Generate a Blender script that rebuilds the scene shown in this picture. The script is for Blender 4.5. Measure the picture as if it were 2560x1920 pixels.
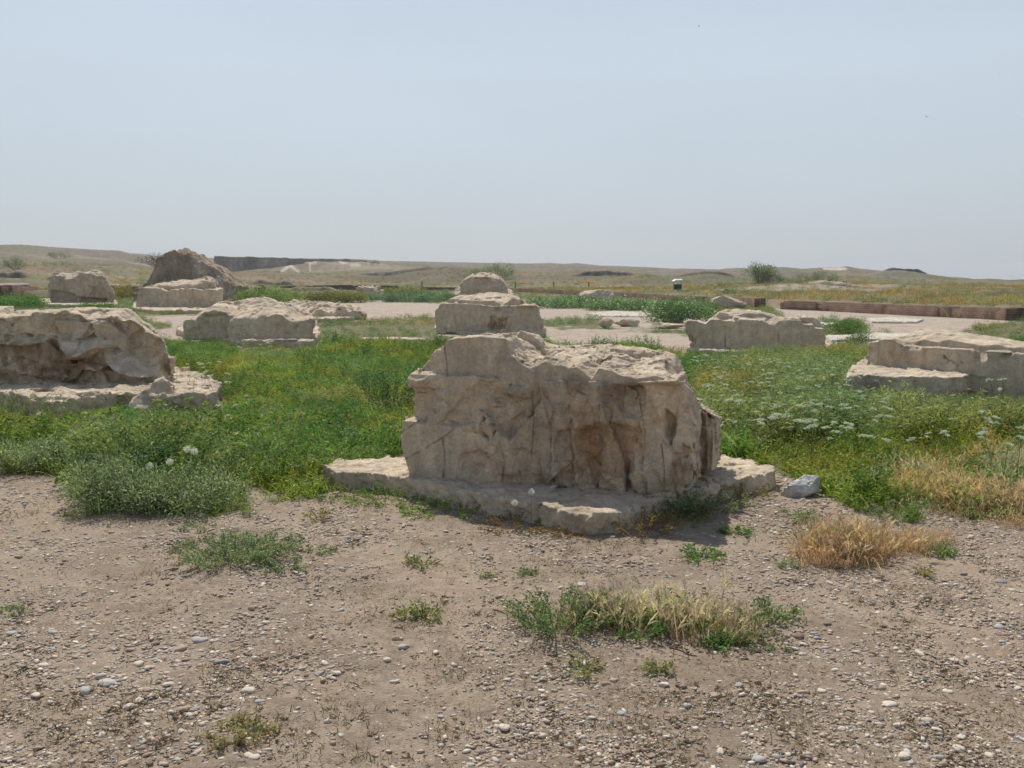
import bpy, math, random, time
import numpy as np
from math import radians, sin, cos, tan, atan, pi, sqrt
for o in list(bpy.data.objects): bpy.data.objects.remove(o)
T0 = time.time()
S = bpy.context.scene
COL = S.collection
F32 = np.float32

# ------------------------------------------------------------------ camera, sky, sun, exposure
EYE = 1.65; FPX = 2400.0; CX = 1280.0; CY = 960.0; HY = 690.0
TH = atan((CY-HY)/FPX); cT = cos(TH); sT = sin(TH)
cd = bpy.data.cameras.new('camera'); cam = bpy.data.objects.new('camera', cd); COL.objects.link(cam)
cam.location = (0, 0, EYE); cam.rotation_euler = (pi/2-TH, 0, 0)
cd.sensor_width = 36; cd.lens = FPX/2560*36; cd.clip_start = 0.1; cd.clip_end = 20000
S.camera = cam

SUN_EL = radians(54); SUN_AZ = radians(-14)          # azimuth from +Y, negative = to the left
world = bpy.data.worlds.new('World'); S.world = world; world.use_nodes = True
wn = world.node_tree; wn.nodes.clear()
wo = wn.nodes.new('ShaderNodeOutputWorld'); bg = wn.nodes.new('ShaderNodeBackground')
sky = wn.nodes.new('ShaderNodeTexSky'); sky.sky_type = 'NISHITA'; sky.sun_disc = False
sky.sun_elevation = SUN_EL; sky.sun_rotation = SUN_AZ
sky.air_density = 1.0; sky.dust_density = 1.0; sky.ozone_density = 1.0; sky.altitude = 50
SKY_STR = 0.11
mixw = wn.nodes.new('ShaderNodeMixRGB'); mixw.inputs[0].default_value = 0.84
mixw.inputs[2].default_value = (5.2, 5.8, 6.3, 1)    # thin veil of high cloud and dust over the clear sky
wtc = wn.nodes.new('ShaderNodeTexCoord'); wmp = wn.nodes.new('ShaderNodeMapping'); wmp.inputs['Scale'].default_value = (1.0, 1.0, 3.2); wmp.inputs['Rotation'].default_value = (0, .25, 0)
wnz = wn.nodes.new('ShaderNodeTexNoise'); wnz.inputs['Scale'].default_value = 1.6; wnz.inputs['Detail'].default_value = 5; wnz.inputs['Roughness'].default_value = .55
wmr = wn.nodes.new('ShaderNodeMapRange'); wmr.inputs['From Min'].default_value = .3; wmr.inputs['From Max'].default_value = .7; wmr.inputs['To Min'].default_value = .96; wmr.inputs['To Max'].default_value = 1.04
wvm = wn.nodes.new('ShaderNodeVectorMath'); wvm.operation = 'SCALE'
wn.links.new(wtc.outputs['Generated'], wmp.inputs[0]); wn.links.new(wmp.outputs[0], wnz.inputs['Vector']); wn.links.new(wnz.outputs['Fac'], wmr.inputs['Value'])
wsx = wn.nodes.new('ShaderNodeSeparateXYZ'); wn.links.new(wtc.outputs['Generated'], wsx.inputs[0])
wvr = wn.nodes.new('ShaderNodeMapRange'); wvr.interpolation_type = 'SMOOTHSTEP'; wvr.inputs['From Min'].default_value = .12; wvr.inputs['From Max'].default_value = .75; wvr.inputs['To Min'].default_value = .86; wvr.inputs['To Max'].default_value = .05
wn.links.new(wsx.outputs['Z'], wvr.inputs['Value']); wn.links.new(wvr.outputs[0], mixw.inputs[0])
wcm = wn.nodes.new('ShaderNodeMixRGB'); wcm.inputs[1].default_value = (4.55, 5.0, 5.45, 1); wcm.inputs[2].default_value = (5.4, 6.1, 6.75, 1)
wcr = wn.nodes.new('ShaderNodeMapRange'); wcr.inputs['From Min'].default_value = .0; wcr.inputs['From Max'].default_value = .2; wn.links.new(wsx.outputs['Z'], wcr.inputs['Value']); wn.links.new(wcr.outputs[0], wcm.inputs[0]); wn.links.new(wcm.outputs[0], mixw.inputs[2])      # the veil of dust thins out towards the zenith
wn.links.new(sky.outputs[0], mixw.inputs[1]); wn.links.new(mixw.outputs[0], wvm.inputs[0]); wn.links.new(wmr.outputs[0], wvm.inputs['Scale']); wn.links.new(wvm.outputs[0], bg.inputs[0])
bg.inputs[1].default_value = SKY_STR
wn.links.new(bg.outputs[0], wo.inputs[0])
sl = bpy.data.lights.new('sun', 'SUN'); sl.energy = 4.3; sl.angle = radians(0.9); sl.color = (1.0, 0.94, 0.84)
so = bpy.data.objects.new('sun', sl); COL.objects.link(so)
from mathutils import Vector
SD = Vector((sin(SUN_AZ)*cos(SUN_EL), cos(SUN_AZ)*cos(SUN_EL), sin(SUN_EL)))
so.rotation_euler = SD.to_track_quat('Z', 'Y').to_euler()
S.view_settings.view_transform = 'Standard'; S.view_settings.look = 'None'
S.view_settings.exposure = 0.0; S.view_settings.gamma = 1.0
S.render.engine = 'CYCLES'
S.cycles.max_bounces = 5; S.cycles.diffuse_bounces = 3; S.cycles.transmission_bounces = 3
S.cycles.volume_bounces = 0

# ------------------------------------------------------------------ pixel <-> world (photograph is 2560 x 1920)
def ray(px, py):
    a = (np.asarray(px, float)-CX)/FPX; b = (CY-np.asarray(py, float))/FPX
    return a, cT+b*sT, -sT+b*cT
def G(px, py, z=0.0):
    dx, dy, dz = ray(px, py); t = (z-EYE)/dz
    return dx*t, dy*t
def proj(x, y, z):
    f = y*cT-(z-EYE)*sT; u = y*sT+(z-EYE)*cT
    f = np.maximum(f, 0.05)
    return CX+FPX*x/f, CY-FPX*u/f
def atY(px, py, Y):
    dx, dy, dz = ray(px, py); t = Y/dy
    return dx*t, Y, EYE+dz*t

# ------------------------------------------------------------------ noise
rg = np.random.RandomState(7)
PERM = rg.permutation(256).astype(np.int32)
GR = rg.normal(size=(256, 3)).astype(F32); GR /= np.linalg.norm(GR, axis=1)[:, None]
R256 = rg.rand(256, 8).astype(F32)
def _h(i, j, k): return PERM[(PERM[(PERM[i & 255]+j) & 255]+k) & 255]
def perlin(x, y, z):
    x, y, z = np.broadcast_arrays(np.asarray(x, F32), np.asarray(y, F32), np.asarray(z, F32))
    xi = np.floor(x).astype(np.int32); yi = np.floor(y).astype(np.int32); zi = np.floor(z).astype(np.int32)
    fx = x-xi; fy = y-yi; fz = z-zi
    u = fx*fx*fx*(fx*(fx*6-15)+10); v = fy*fy*fy*(fy*(fy*6-15)+10); w = fz*fz*fz*(fz*(fz*6-15)+10)
    out = 0
    for a in (0, 1):
        for b in (0, 1):
            for c in (0, 1):
                g = GR[_h(xi+a, yi+b, zi+c)]
                d = g[..., 0]*(fx-a)+g[..., 1]*(fy-b)+g[..., 2]*(fz-c)
                out = out+d*(u if a else 1-u)*(v if b else 1-v)*(w if c else 1-w)
    return out*1.5
def fbm(x, y, z, o=4, lac=2.03, g=0.5):
    s = 0; a = 1.0
    for i in range(o):
        s = s+a*perlin(x, y, z+i*17.3); x = x*lac; y = y*lac; z = z*lac; a *= g
    return s
def facet(x, y, z, jit=0.9):
    """broken-stone noise: every Voronoi cell is one tilted plane"""
    x = np.asarray(x, F32); y = np.asarray(y, F32); z = np.asarray(z, F32)
    xi = np.floor(x).astype(np.int32); yi = np.floor(y).astype(np.int32); zi = np.floor(z).astype(np.int32)
    best = np.full(x.shape, 99, F32); val = np.zeros(x.shape, F32)
    for a in (-1, 0, 1):
        for b in (-1, 0, 1):
            for c in (-1, 0, 1):
                h = _h(xi+a, yi+b, zi+c); r = R256[h]
                dx = x-(xi+a+0.5+(r[..., 0]-.5)*jit); dy = y-(yi+b+0.5+(r[..., 1]-.5)*jit); dz = z-(zi+c+0.5+(r[..., 2]-.5)*jit)
                d = dx*dx+dy*dy+dz*dz
                v = dx*(r[..., 3]-.5)*1.6+dy*(r[..., 4]-.5)*1.6+dz*(r[..., 5]-.5)*1.6+(r[..., 6]-.5)*0.7
                m = d < best
                best = np.where(m, d, best); val = np.where(m, v, val)
    return val
def sstep(a, b, x):
    t = np.clip((x-a)/(b-a), 0, 1); return t*t*(3-2*t)
def poly_sdf(X, Y, P):
    P = np.asarray(P, float); n = len(P)
    d = np.full(X.shape, 1e9); ins = np.zeros(X.shape, bool)
    for i in range(n):
        ax, ay = P[i]; bx, by = P[(i+1) % n]
        ex, ey = bx-ax, by-ay
        L = ex*ex+ey*ey+1e-12
        t = np.clip(((X-ax)*ex+(Y-ay)*ey)/L, 0, 1)
        d = np.minimum(d, (X-ax-ex*t)**2+(Y-ay-ey*t)**2)
        c = ((ay > Y) != (by > Y)) & (X < (bx-ax)*(Y-ay)/((by-ay) if by != ay else 1e-12)+ax)
        ins ^= c
    d = np.sqrt(d)
    return np.where(ins, -d, d)

# ------------------------------------------------------------------ mesh helpers
def mesh_from(name, V, Fc, mat, col=None, parent=None, smooth=False):
    """V (n,3); Fc (m,3) or (m,4); col (n,3) albedo"""
    V = np.asarray(V, F32); Fc = np.asarray(Fc, np.int32); k = Fc.shape[1]
    me = bpy.data.meshes.new(name)
    me.vertices.add(len(V)); me.vertices.foreach_set('co', V.ravel())
    me.loops.add(Fc.size); me.loops.foreach_set('vertex_index', Fc.ravel())
    me.polygons.add(len(Fc)); me.polygons.foreach_set('loop_start', np.arange(0, Fc.size, k, dtype=np.int32))
    if smooth: me.polygons.foreach_set('use_smooth', np.ones(len(Fc), bool))
    me.update(calc_edges=True)
    if col is not None:
        a = me.color_attributes.new('Col', 'FLOAT_COLOR', 'POINT')
        c = np.ones((len(V), 4), F32); c[:, :3] = np.asarray(col).reshape(-1, 3); a.data.foreach_set('color', c.ravel())
    me.materials.append(mat)
    o = bpy.data.objects.new(name, me); COL.objects.link(o)
    if parent is not None: o.parent = parent
    return o
def empty(name, loc):
    o = bpy.data.objects.new(name, None); COL.objects.link(o); o.location = loc; return o
LABELS = {}
def tag(o, label=None, cat=None, group=None, kind=None):
    if label: o['label'] = label
    if cat: o['category'] = cat
    if group: o['group'] = group
    if kind: o['kind'] = kind
    return o
def recenter(o):
    """put the origin of a mesh thing at its base"""
    me = o.data; n = len(me.vertices); v = np.empty(n*3, F32); me.vertices.foreach_get('co', v); v = v.reshape(-1, 3)
    c = np.array([(v[:, 0].min()+v[:, 0].max())/2, (v[:, 1].min()+v[:, 1].max())/2, v[:, 2].min()], F32)
    me.vertices.foreach_set('co', (v-c).ravel()); o.location = tuple(float(q) for q in c); return o

# ------------------------------------------------------------------ materials
def new_mat(name):
    m = bpy.data.materials.new(name); m.use_nodes = True; nt = m.node_tree
    return m, nt, nt.nodes['Principled BSDF']
def N(nt, t, **k):
    n = nt.nodes.new(t)
    for a, b in k.items(): setattr(n, a, b)
    return n
def mat_attr(name, rough=0.95, noise=((3.0, .25), (40.0, .25)), bump=((60., .004), (12., .012)), spec=0.2, streak=0):
    m, nt, b = new_mat(name); L = nt.links
    at = N(nt, 'ShaderNodeAttribute', attribute_name='Col'); tc = N(nt, 'ShaderNodeTexCoord')
    geo = N(nt, 'ShaderNodeNewGeometry')
    src = geo.outputs['Position']
    cur = at.outputs['Color']
    for sc, am in noise:
        nn = N(nt, 'ShaderNodeTexNoise'); nn.inputs['Scale'].default_value = sc; nn.inputs['Detail'].default_value = 6; nn.inputs['Roughness'].default_value = .65
        L.new(src, nn.inputs['Vector'])
        mr = N(nt, 'ShaderNodeMapRange'); mr.inputs['From Min'].default_value = .3; mr.inputs['From Max'].default_value = .7
        mr.inputs['To Min'].default_value = 1-am; mr.inputs['To Max'].default_value = 1+am
        L.new(nn.outputs['Fac'], mr.inputs['Value'])
        vm = N(nt, 'ShaderNodeVectorMath', operation='SCALE'); L.new(cur, vm.inputs[0]); L.new(mr.outputs[0], vm.inputs['Scale'])
        cur = vm.outputs[0]
    if streak:                                     # run-off stains down the faces
        mp = N(nt, 'ShaderNodeMapping'); mp.inputs['Scale'].default_value = (4.5, 4.5, .7); L.new(src, mp.inputs[0]); nn = N(nt, 'ShaderNodeTexNoise'); nn.inputs['Scale'].default_value = 1; nn.inputs['Detail'].default_value = 4; L.new(mp.outputs[0], nn.inputs['Vector'])
        mr = N(nt, 'ShaderNodeMapRange'); mr.inputs['From Min'].default_value = .35; mr.inputs['From Max'].default_value = .65; mr.inputs['To Min'].default_value = 1-streak; mr.inputs['To Max'].default_value = 1+streak*.5; L.new(nn.outputs['Fac'], mr.inputs['Value'])
        vm = N(nt, 'ShaderNodeVectorMath', operation='SCALE'); L.new(cur, vm.inputs[0]); L.new(mr.outputs[0], vm.inputs['Scale']); cur = vm.outputs[0]
    L.new(cur, b.inputs['Base Color'])
    b.inputs['Roughness'].default_value = rough; b.inputs['Specular IOR Level'].default_value = spec
    nrm = None
    for sc, dist in bump:
        nn = N(nt, 'ShaderNodeTexNoise'); nn.inputs['Scale'].default_value = sc; nn.inputs['Detail'].default_value = 8; nn.inputs['Roughness'].default_value = .6
        L.new(src, nn.inputs['Vector'])
        bp = N(nt, 'ShaderNodeBump'); bp.inputs['Strength'].default_value = 1.0; bp.inputs['Distance'].default_value = dist
        L.new(nn.outputs['Fac'], bp.inputs['Height'])
        if nrm: L.new(nrm, bp.inputs['Normal'])
        nrm = bp.outputs[0]
    if nrm: L.new(nrm, b.inputs['Normal'])
    return m
def mat_leaf(name, trans=0.38, rough=0.55):
    m = bpy.data.materials.new(name); m.use_nodes = True; nt = m.node_tree; nt.nodes.clear(); L = nt.links
    out = N(nt, 'ShaderNodeOutputMaterial'); at = N(nt, 'ShaderNodeAttribute', attribute_name='Col')
    geo = N(nt, 'ShaderNodeNewGeometry')
    nn = N(nt, 'ShaderNodeTexNoise'); nn.inputs['Scale'].default_value = 9; nn.inputs['Detail'].default_value = 2; L.new(geo.outputs['Position'], nn.inputs['Vector'])
    mr = N(nt, 'ShaderNodeMapRange'); mr.inputs['From Min'].default_value = .3; mr.inputs['From Max'].default_value = .7; mr.inputs['To Min'].default_value = .85; mr.inputs['To Max'].default_value = 1.15
    L.new(nn.outputs['Fac'], mr.inputs['Value'])
    vm = N(nt, 'ShaderNodeVectorMath', operation='SCALE'); L.new(at.outputs['Color'], vm.inputs[0]); L.new(mr.outputs[0], vm.inputs['Scale'])
    d = N(nt, 'ShaderNodeBsdfPrincipled'); d.inputs['Roughness'].default_value = rough; d.inputs['Specular IOR Level'].default_value = .25
    t = N(nt, 'ShaderNodeBsdfTranslucent'); mx = N(nt, 'ShaderNodeMixShader'); mx.inputs[0].default_value = trans
    L.new(vm.outputs[0], d.inputs['Base Color'])
    v2 = N(nt, 'ShaderNodeVectorMath', operation='MULTIPLY'); v2.inputs[1].default_value = (1.15, 1.25, .8); L.new(vm.outputs[0], v2.inputs[0]); L.new(v2.outputs[0], t.inputs['Color'])
    L.new(d.outputs[0], mx.inputs[1]); L.new(t.outputs[0], mx.inputs[2]); L.new(mx.outputs[0], out.inputs['Surface'])
    return m
def mat_plain(name, col, rough=.7, metal=0, spec=.4):
    m, nt, b = new_mat(name); L = nt.links
    nn = N(nt, 'ShaderNodeTexNoise'); nn.inputs['Scale'].default_value = 14; nn.inputs['Detail'].default_value = 5
    cr = N(nt, 'ShaderNodeMixRGB'); cr.inputs[1].default_value = (*[c*.8 for c in col], 1); cr.inputs[2].default_value = (*[min(1, c*1.12) for c in col], 1)
    geo = N(nt, 'ShaderNodeNewGeometry'); L.new(geo.outputs['Position'], nn.inputs['Vector'])
    L.new(nn.outputs['Fac'], cr.inputs[0]); L.new(cr.outputs[0], b.inputs['Base Color'])
    b.inputs['Roughness'].default_value = rough; b.inputs['Metallic'].default_value = metal; b.inputs['Specular IOR Level'].default_value = spec
    return m
def mat_brick():
    m, nt, b = new_mat('brick'); L = nt.links
    tc = N(nt, 'ShaderNodeTexCoord'); mp = N(nt, 'ShaderNodeMapping')
    br = N(nt, 'ShaderNodeTexBrick')
    br.inputs['Color1'].default_value = (.17, .10, .07, 1); br.inputs['Color2'].default_value = (.11, .07, .05, 1); br.inputs['Mortar'].default_value = (.20, .15, .115, 1)
    br.inputs['Scale'].default_value = 1; br.inputs['Mortar Size'].default_value = .012; br.inputs['Brick Width'].default_value = .33; br.inputs['Row Height'].default_value = .085
    br.inputs['Bias'].default_value = -.1
    L.new(tc.outputs['UV'], mp.inputs[0]); L.new(mp.outputs[0], br.inputs['Vector'])
    nn = N(nt, 'ShaderNodeTexNoise'); nn.inputs['Scale'].default_value = 1.3; nn.inputs['Detail'].default_value = 6; L.new(tc.outputs['Object'], nn.inputs['Vector'])
    mr = N(nt, 'ShaderNodeMapRange'); mr.inputs['From Min'].default_value = .3; mr.inputs['From Max'].default_value = .7; mr.inputs['To Min'].default_value = .6; mr.inputs['To Max'].default_value = 1.45
    L.new(nn.outputs['Fac'], mr.inputs['Value'])
    vm = N(nt, 'ShaderNodeVectorMath', operation='SCALE'); L.new(br.outputs['Color'], vm.inputs[0]); L.new(mr.outputs[0], vm.inputs['Scale'])
    L.new(vm.outputs[0], b.inputs['Base Color']); b.inputs['Roughness'].default_value = .95; b.inputs['Specular IOR Level'].default_value = .1
    bp = N(nt, 'ShaderNodeBump'); bp.inputs['Distance'].default_value = .02; bp.invert = True; L.new(br.outputs['Fac'], bp.inputs['Height']); L.new(bp.outputs[0], b.inputs['Normal'])
    return m
M_STONE = mat_attr('limestone', noise=((1.6, .16), (9., .22), (32., .16), (120., .22)), bump=((150., .004), (38., .012)), streak=.13)
M_STONE_FAR = mat_attr('limestone far', noise=((1.3, .18), (7., .22), (40., .18)), bump=((25., .014), (6., .03)), streak=.10)
M_GROUND = mat_attr('ground soil', noise=((.9, .10), (11., .12), (70., .22), (330., .2)), bump=((240., .004), (55., .010)))
M_PEB = mat_attr('pebble', rough=.8, noise=((60., .1), (300., .1)), bump=((300., .001),))
M_LEAF = mat_leaf('leaf'); M_DRY = mat_leaf('dry straw', trans=.3, rough=.7); M_FLOWER = mat_leaf('petal', trans=.35)
M_BRICK = mat_brick()
M_EARTH = mat_attr('mud earth', noise=((.25, .2), (1.4, .25), (7., .2)), bump=((3., .12), (.8, .3)))
M_TWIG = mat_plain('twig', (.09, .065, .045), .9)
# ------------------------------------------------------------------ surface nets
def surface_nets(D, lo, h):
    nx, ny, nz = D.shape; s = D < 0
    cnt = np.zeros((nx-1, ny-1, nz-1), np.int8)
    for a in (0, 1):
        for b in (0, 1):
            for c in (0, 1): cnt += s[a:nx-1+a, b:ny-1+b, c:nz-1+c]
    act = (cnt > 0) & (cnt < 8); I, J, K = np.nonzero(act)
    idx = np.full(act.shape, -1, np.int32); idx[I, J, K] = np.arange(len(I))
    cor = {(a, b, c): D[I+a, J+b, K+c] for a in (0, 1) for b in (0, 1) for c in (0, 1)}
    P = np.zeros((len(I), 3)); W = np.zeros(len(I))
    for p in cor:
        for ax in range(3):
            if p[ax] == 0:
                q = list(p); q[ax] = 1; q = tuple(q)
                d0, d1 = cor[p], cor[q]; m = (d0 < 0) != (d1 < 0)
                t = np.where(m, d0/(d0-d1+1e-12*(d0 == d1)), 0)
                e = np.array(p, float)[None, :].repeat(len(I), 0); e[:, ax] = t
                P += e*m[:, None]; W += m
    P = P/W[:, None]+np.stack([I, J, K], 1)
    V = np.asarray(lo)+P*h
    Q = []
    for ax in range(3):
        sl0 = [slice(None)]*3; sl1 = [slice(None)]*3; sl0[ax] = slice(0, -1); sl1[ax] = slice(1, None)
        c0 = s[tuple(sl0)]; c1 = s[tuple(sl1)]
        A, B, C = np.nonzero(c0 != c1)
        o = [(1, 2), (2, 0), (0, 1)][ax]
        g = np.stack([A, B, C], 1)
        ok = (g[:, o[0]] > 0) & (g[:, o[1]] > 0) & (g[:, o[0]] < D.shape[o[0]]-1) & (g[:, o[1]] < D.shape[o[1]]-1)
        g = g[ok]; ins = c0[tuple(g.T)]
        def at(d1, d2):
            q = g.copy(); q[:, o[0]] += d1; q[:, o[1]] += d2; return idx[q[:, 0], q[:, 1], q[:, 2]]
        q = np.stack([at(-1, -1), at(0, -1), at(0, 0), at(-1, 0)], 1)
        q[~ins] = q[~ins][:, ::-1]
        Q.append(q)
    Q = np.concatenate(Q); Q = Q[(Q >= 0).all(1)]
    return V, Q

class Frame:
    def __init__(s, p0, p1=None, z=0.0, ang=None):
        s.z = z; s.o = np.array(G(*p0, z), float)
        if p1 is not None: d = np.array(G(*p1, z), float)-s.o
        else: d = np.array([cos(ang), sin(ang)])
        s.len = float(np.linalg.norm(d)); s.u = d/s.len; s.v = np.array([-s.u[1], s.u[0]])
    def px(s, pts, v=0.0):
        """photo pixels -> (u,z) on the upright plane at depth v"""
        P = np.asarray(pts, float); dx, dy, dz = ray(P[:, 0], P[:, 1])
        t = (s.o@s.v+v)/(dx*s.v[0]+dy*s.v[1])
        x = dx*t; y = dy*t
        return np.stack([(x-s.o[0])*s.u[0]+(y-s.o[1])*s.u[1], EYE+dz*t], 1)
    def W(s, V):
        r = np.empty_like(V); r[:, :2] = s.o+V[:, :1]*s.u+V[:, 1:2]*s.v; r[:, 2] = V[:, 2]; return r

C_STONE = np.array([.585, .475, .345]); C_ORANGE = np.array([.30, .165, .075]); C_DARK = np.array([.10, .085, .065]); C_GREY = np.array([.37, .335, .27])
C_PALE = np.array([.62, .56, .47])
def build_stone(name, fr, tiers, vox, mat, label, cat, seed=0, rough=.03, fine=.5, stains_and_shade=(), base=C_STONE, facet_size=.13, cracks=(), group=None, grey=.5, smooth=True, lines=(), hull=None):
    """tiers: dict(poly=px outline on plane v0, v0, v1, brk=px, crest=px, vc, relief=[...], plan=(u,v) polygon, z0)"""
    pts = []
    for t in tiers:
        t['P'] = fr.px(t['poly'], t['v0']) if 'poly' in t else np.array(t['uz'])
        pts.append(t['P'])
        if 'crest' in t: t['C'] = fr.px(t['crest'], t['vc']); t['B'] = fr.px(t['brk'], t['v0'])
        for r in t.get('relief', []): r['Q'] = fr.px(r['p'], t['v0'])
    A = np.concatenate(pts); m = .12
    zt = A[:, 1].max()
    for t in tiers:
        if 'C' in t: zt = max(zt, t['C'][:, 1].max())
    v0 = min(t['v0'] for t in tiers)-(.5 if facet_size == .2 and seed == 12 else .3); v1 = max(t['v1'] for t in tiers)
    lo = np.array([A[:, 0].min()-m, v0-m*.5, min(A[:, 1].min()-.06, 10)]); hi = np.array([A[:, 0].max()+m, v1+m, zt+m])
    n = np.ceil((hi-lo)/vox).astype(int)+1
    U = (lo[0]+np.arange(n[0])*vox).astype(F32); Vv = (lo[1]+np.arange(n[1])*vox).astype(F32); Z = (lo[2]+np.arange(n[2])*vox).astype(F32)
    U2, Z2 = np.meshgrid(U, Z, indexing='ij'); UV2, V2 = np.meshgrid(U, Vv, indexing='ij')
    D = np.full((n[0], n[1], n[2]), 9.0, F32)
    nb = None
    HS = None
    if hull is not None:                       # outer silhouette traced from the photograph carves the solid
        Hp = np.array(hull, float); hx = np.arange(Hp[:, 0].min()-60, Hp[:, 0].max()+60, 2.0); hy = np.arange(Hp[:, 1].min()-60, Hp[:, 1].max()+60, 2.0)
        im = poly_sdf(*np.meshgrid(hx, hy, indexing='ij'), Hp).astype(F32)
        wx = (fr.o[0]+UV2*fr.u[0]+V2*fr.v[0])[:, :, None].astype(F32); wy = (fr.o[1]+UV2*fr.u[1]+V2*fr.v[1])[:, :, None].astype(F32)
        qx, qy = proj(wx, wy, Z[None, None, :]); ii = np.clip(((qx-hx[0])/2+.5).astype(np.int32), 0, len(hx)-1); jj = np.clip(((qy-hy[0])/2+.5).astype(np.int32), 0, len(hy)-1)
        HS = (im[ii, jj]*(wy/FPX)).astype(F32); del qx, qy, ii, jj
    for t in tiers:
        P = t['P'].copy()
        d1 = poly_sdf(U2, Z2, P).astype(F32)
        rel = np.zeros_like(U2); rm = np.zeros_like(U2)+t.get('rm', 0)
        for r in t.get('relief', []):
            Q = r['Q']; c = Q.mean(0); wob = fbm(U2*9+seed, Z2*9, 0*U2+3.3, 3)*.02
            w = sstep(r.get('soft', .007), -r.get('soft', .007), poly_sdf(U2, Z2, Q)+wob)
            rel += w*(r['d']+r.get('gu', 0)*(U2-c[0])+r.get('gz', 0)*(Z2-c[1]))
            rm = np.maximum(rm, w*r.get('r', 1.0))
        if 'fn' in t:
            a, b = t['fn'](U2, Z2); rel = rel+a; rm = np.maximum(rm, b)
        f = (t['v0']+rel)[:, None, :]-Vv[None, :, None]          # >0 in front of the face
        d = np.maximum(d1[:, None, :], np.maximum(f, (Vv-t['v1'])[None, :, None]))
        if 'poly' in t and t.get('ray', True):
            vs = np.array([t['v0']-.4, t['v0'], t['v1']+.3]); mx = max(p[0] for p in t['poly']); mn = min(p[0] for p in t['poly'])
            if fr.v[0] > 0: uu = [fr.px([(mx, 900)], q)[0, 0] for q in vs]; lim = np.interp(Vv, vs, uu); e = UV2-np.minimum(lim, lim[0]*0+9)[None, :]
            else: uu = [fr.px([(mn, 900)], q)[0, 0] for q in vs]; lim = np.interp(Vv, vs, uu); e = lim[None, :]-UV2
            d = np.maximum(d, e[:, :, None].astype(F32)*.9)
        if 'plan' in t:
            d = np.maximum(d, poly_sdf(UV2, V2, t['plan']).astype(F32)[:, :, None])
        if 'C' in t:
            ob = np.argsort(t['B'][:, 0]); oc = np.argsort(t['C'][:, 0])
            zb = np.interp(U, t['B'][ob, 0], t['B'][ob, 1]); zc = np.interp(U, t['C'][oc, 0], t['C'][oc, 1])
            w = np.clip((Vv-t['v0'])/(t['vc']-t['v0']), 0, 1.0)**t.get('pw', .8)
            back = np.clip((Vv-t['vc'])/(t['v1']-t['vc']+1e-6), 0, 1)**2*t.get('drop', .12)
            T = zb[:, None]*(1-w)[None, :]+zc[:, None]*w[None, :]-back[None, :]
            T = T+(facet(UV2/(facet_size*2.6)+seed, V2/(facet_size*2.0), 0*V2+.5)*rough*1.5+facet(UV2/(facet_size*.8)+seed, V2/(facet_size*.6), 0*V2+2.5)*rough*.35+fbm(UV2*4, V2*4, 0*V2+seed, 3)*rough*.6)*sstep(0.0, .08, V2-t['v0'])
            d = np.maximum(d, (Z[None, None, :]-T[:, :, None].astype(F32))*.75)
        if HS is not None: d = np.maximum(d, HS)
        if 'z1' in t: d = np.maximum(d, Z[None, None, :]-t['z1'])
        d = d.astype(F32); I = np.nonzero(np.abs(d) < rough*1.4+vox)
        u, v, z = U[I[0]], Vv[I[1]], Z[I[2]]
        s = facet_size
        nz = facet(u/s+seed, v/s, z/s*1.5)*.95+facet(u/s*2.6, v/s*2.6+seed, z/s*3.6)*.5+facet(u/s*6, v/s*6+seed, z/s*7)*.22+fbm(u*12, v*12, z*14+seed, 3)*.12
        w = sstep(.004, .04, -(f[I[0], 0, I[2]]+0) if False else (v-(t['v0']+rel[I[0], I[2]]).astype(F32)))
        w = np.maximum(w, rm[I[0], I[2]])
        w = np.minimum(w, 1)*t.get('ra', 1.0)
        if 'C' in t: w = w*(1-.5*sstep(.09, .03, T[I[0], I[1]]-z))      # weathered tops are calmer than broken sides
        am = rough*(.07+.93*w)*(1-fine*.0)
        d[I] += (nz*am).astype(F32)
        D = np.minimum(D, d)
    for c in cracks:
        C = fr.px(c['p'], c.get('v', 0)); dd = np.full(U2.shape, 9.)
        wob = fbm(U2*14, Z2*14, 0*U2+seed, 3)*.012
        for i in range(len(C)-1):
            ax, az = C[i]; ex, ez = C[i+1]-C[i]; tt = np.clip(((U2-ax)*ex+(Z2-az)*ez)/(ex*ex+ez*ez+1e-9), 0, 1)
            dd = np.minimum(dd, np.hypot(U2-ax-ex*tt, Z2-az-ez*tt)+wob)
        cut = (c.get('w', .008)-dd)[:, None, :].astype(F32)
        zone = (Vv < c.get('v', 0)+c.get('depth', .05))[None, :, None]
        D = np.where(zone & (cut > -vox*2), np.maximum(D, cut), D)
    V, Q = surface_nets(D, lo, vox)
    # colour
    Wd = fr.W(V); px, py = proj(Wd[:, 0], Wd[:, 1], Wd[:, 2])
    n1 = fbm(Wd[:, 0]*1.7, Wd[:, 1]*1.7, Wd[:, 2]*1.7+seed, 4); n2 = fbm(Wd[:, 0]*9, Wd[:, 1]*9, Wd[:, 2]*3+seed, 4)
    n3 = fbm(V[:, 0]*13, V[:, 1]*13, V[:, 2]*1.4+seed, 3)           # vertical run-off streaks
    col = base[None, :]*(1+.10*n1+.05*n2)[:, None]
    g = np.clip(.25+.5*n1+grey*.3+.3*n3, 0, 1)*grey; col = col*(1-g[:, None])+C_GREY*g[:, None]
    o = np.clip(fbm(V[:, 0]*3.1, V[:, 1]*3.1, V[:, 2]*2.2+seed+9, 4)*1.2-.35+.5*n3, 0, 1)*.38; col = col*(1-o[:, None])+(C_ORANGE*1.45)*o[:, None]
    dk = np.clip(n3*1.6-.75, 0, 1)*.35; col = col*(1-dk[:, None])+C_DARK*dk[:, None]
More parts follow.
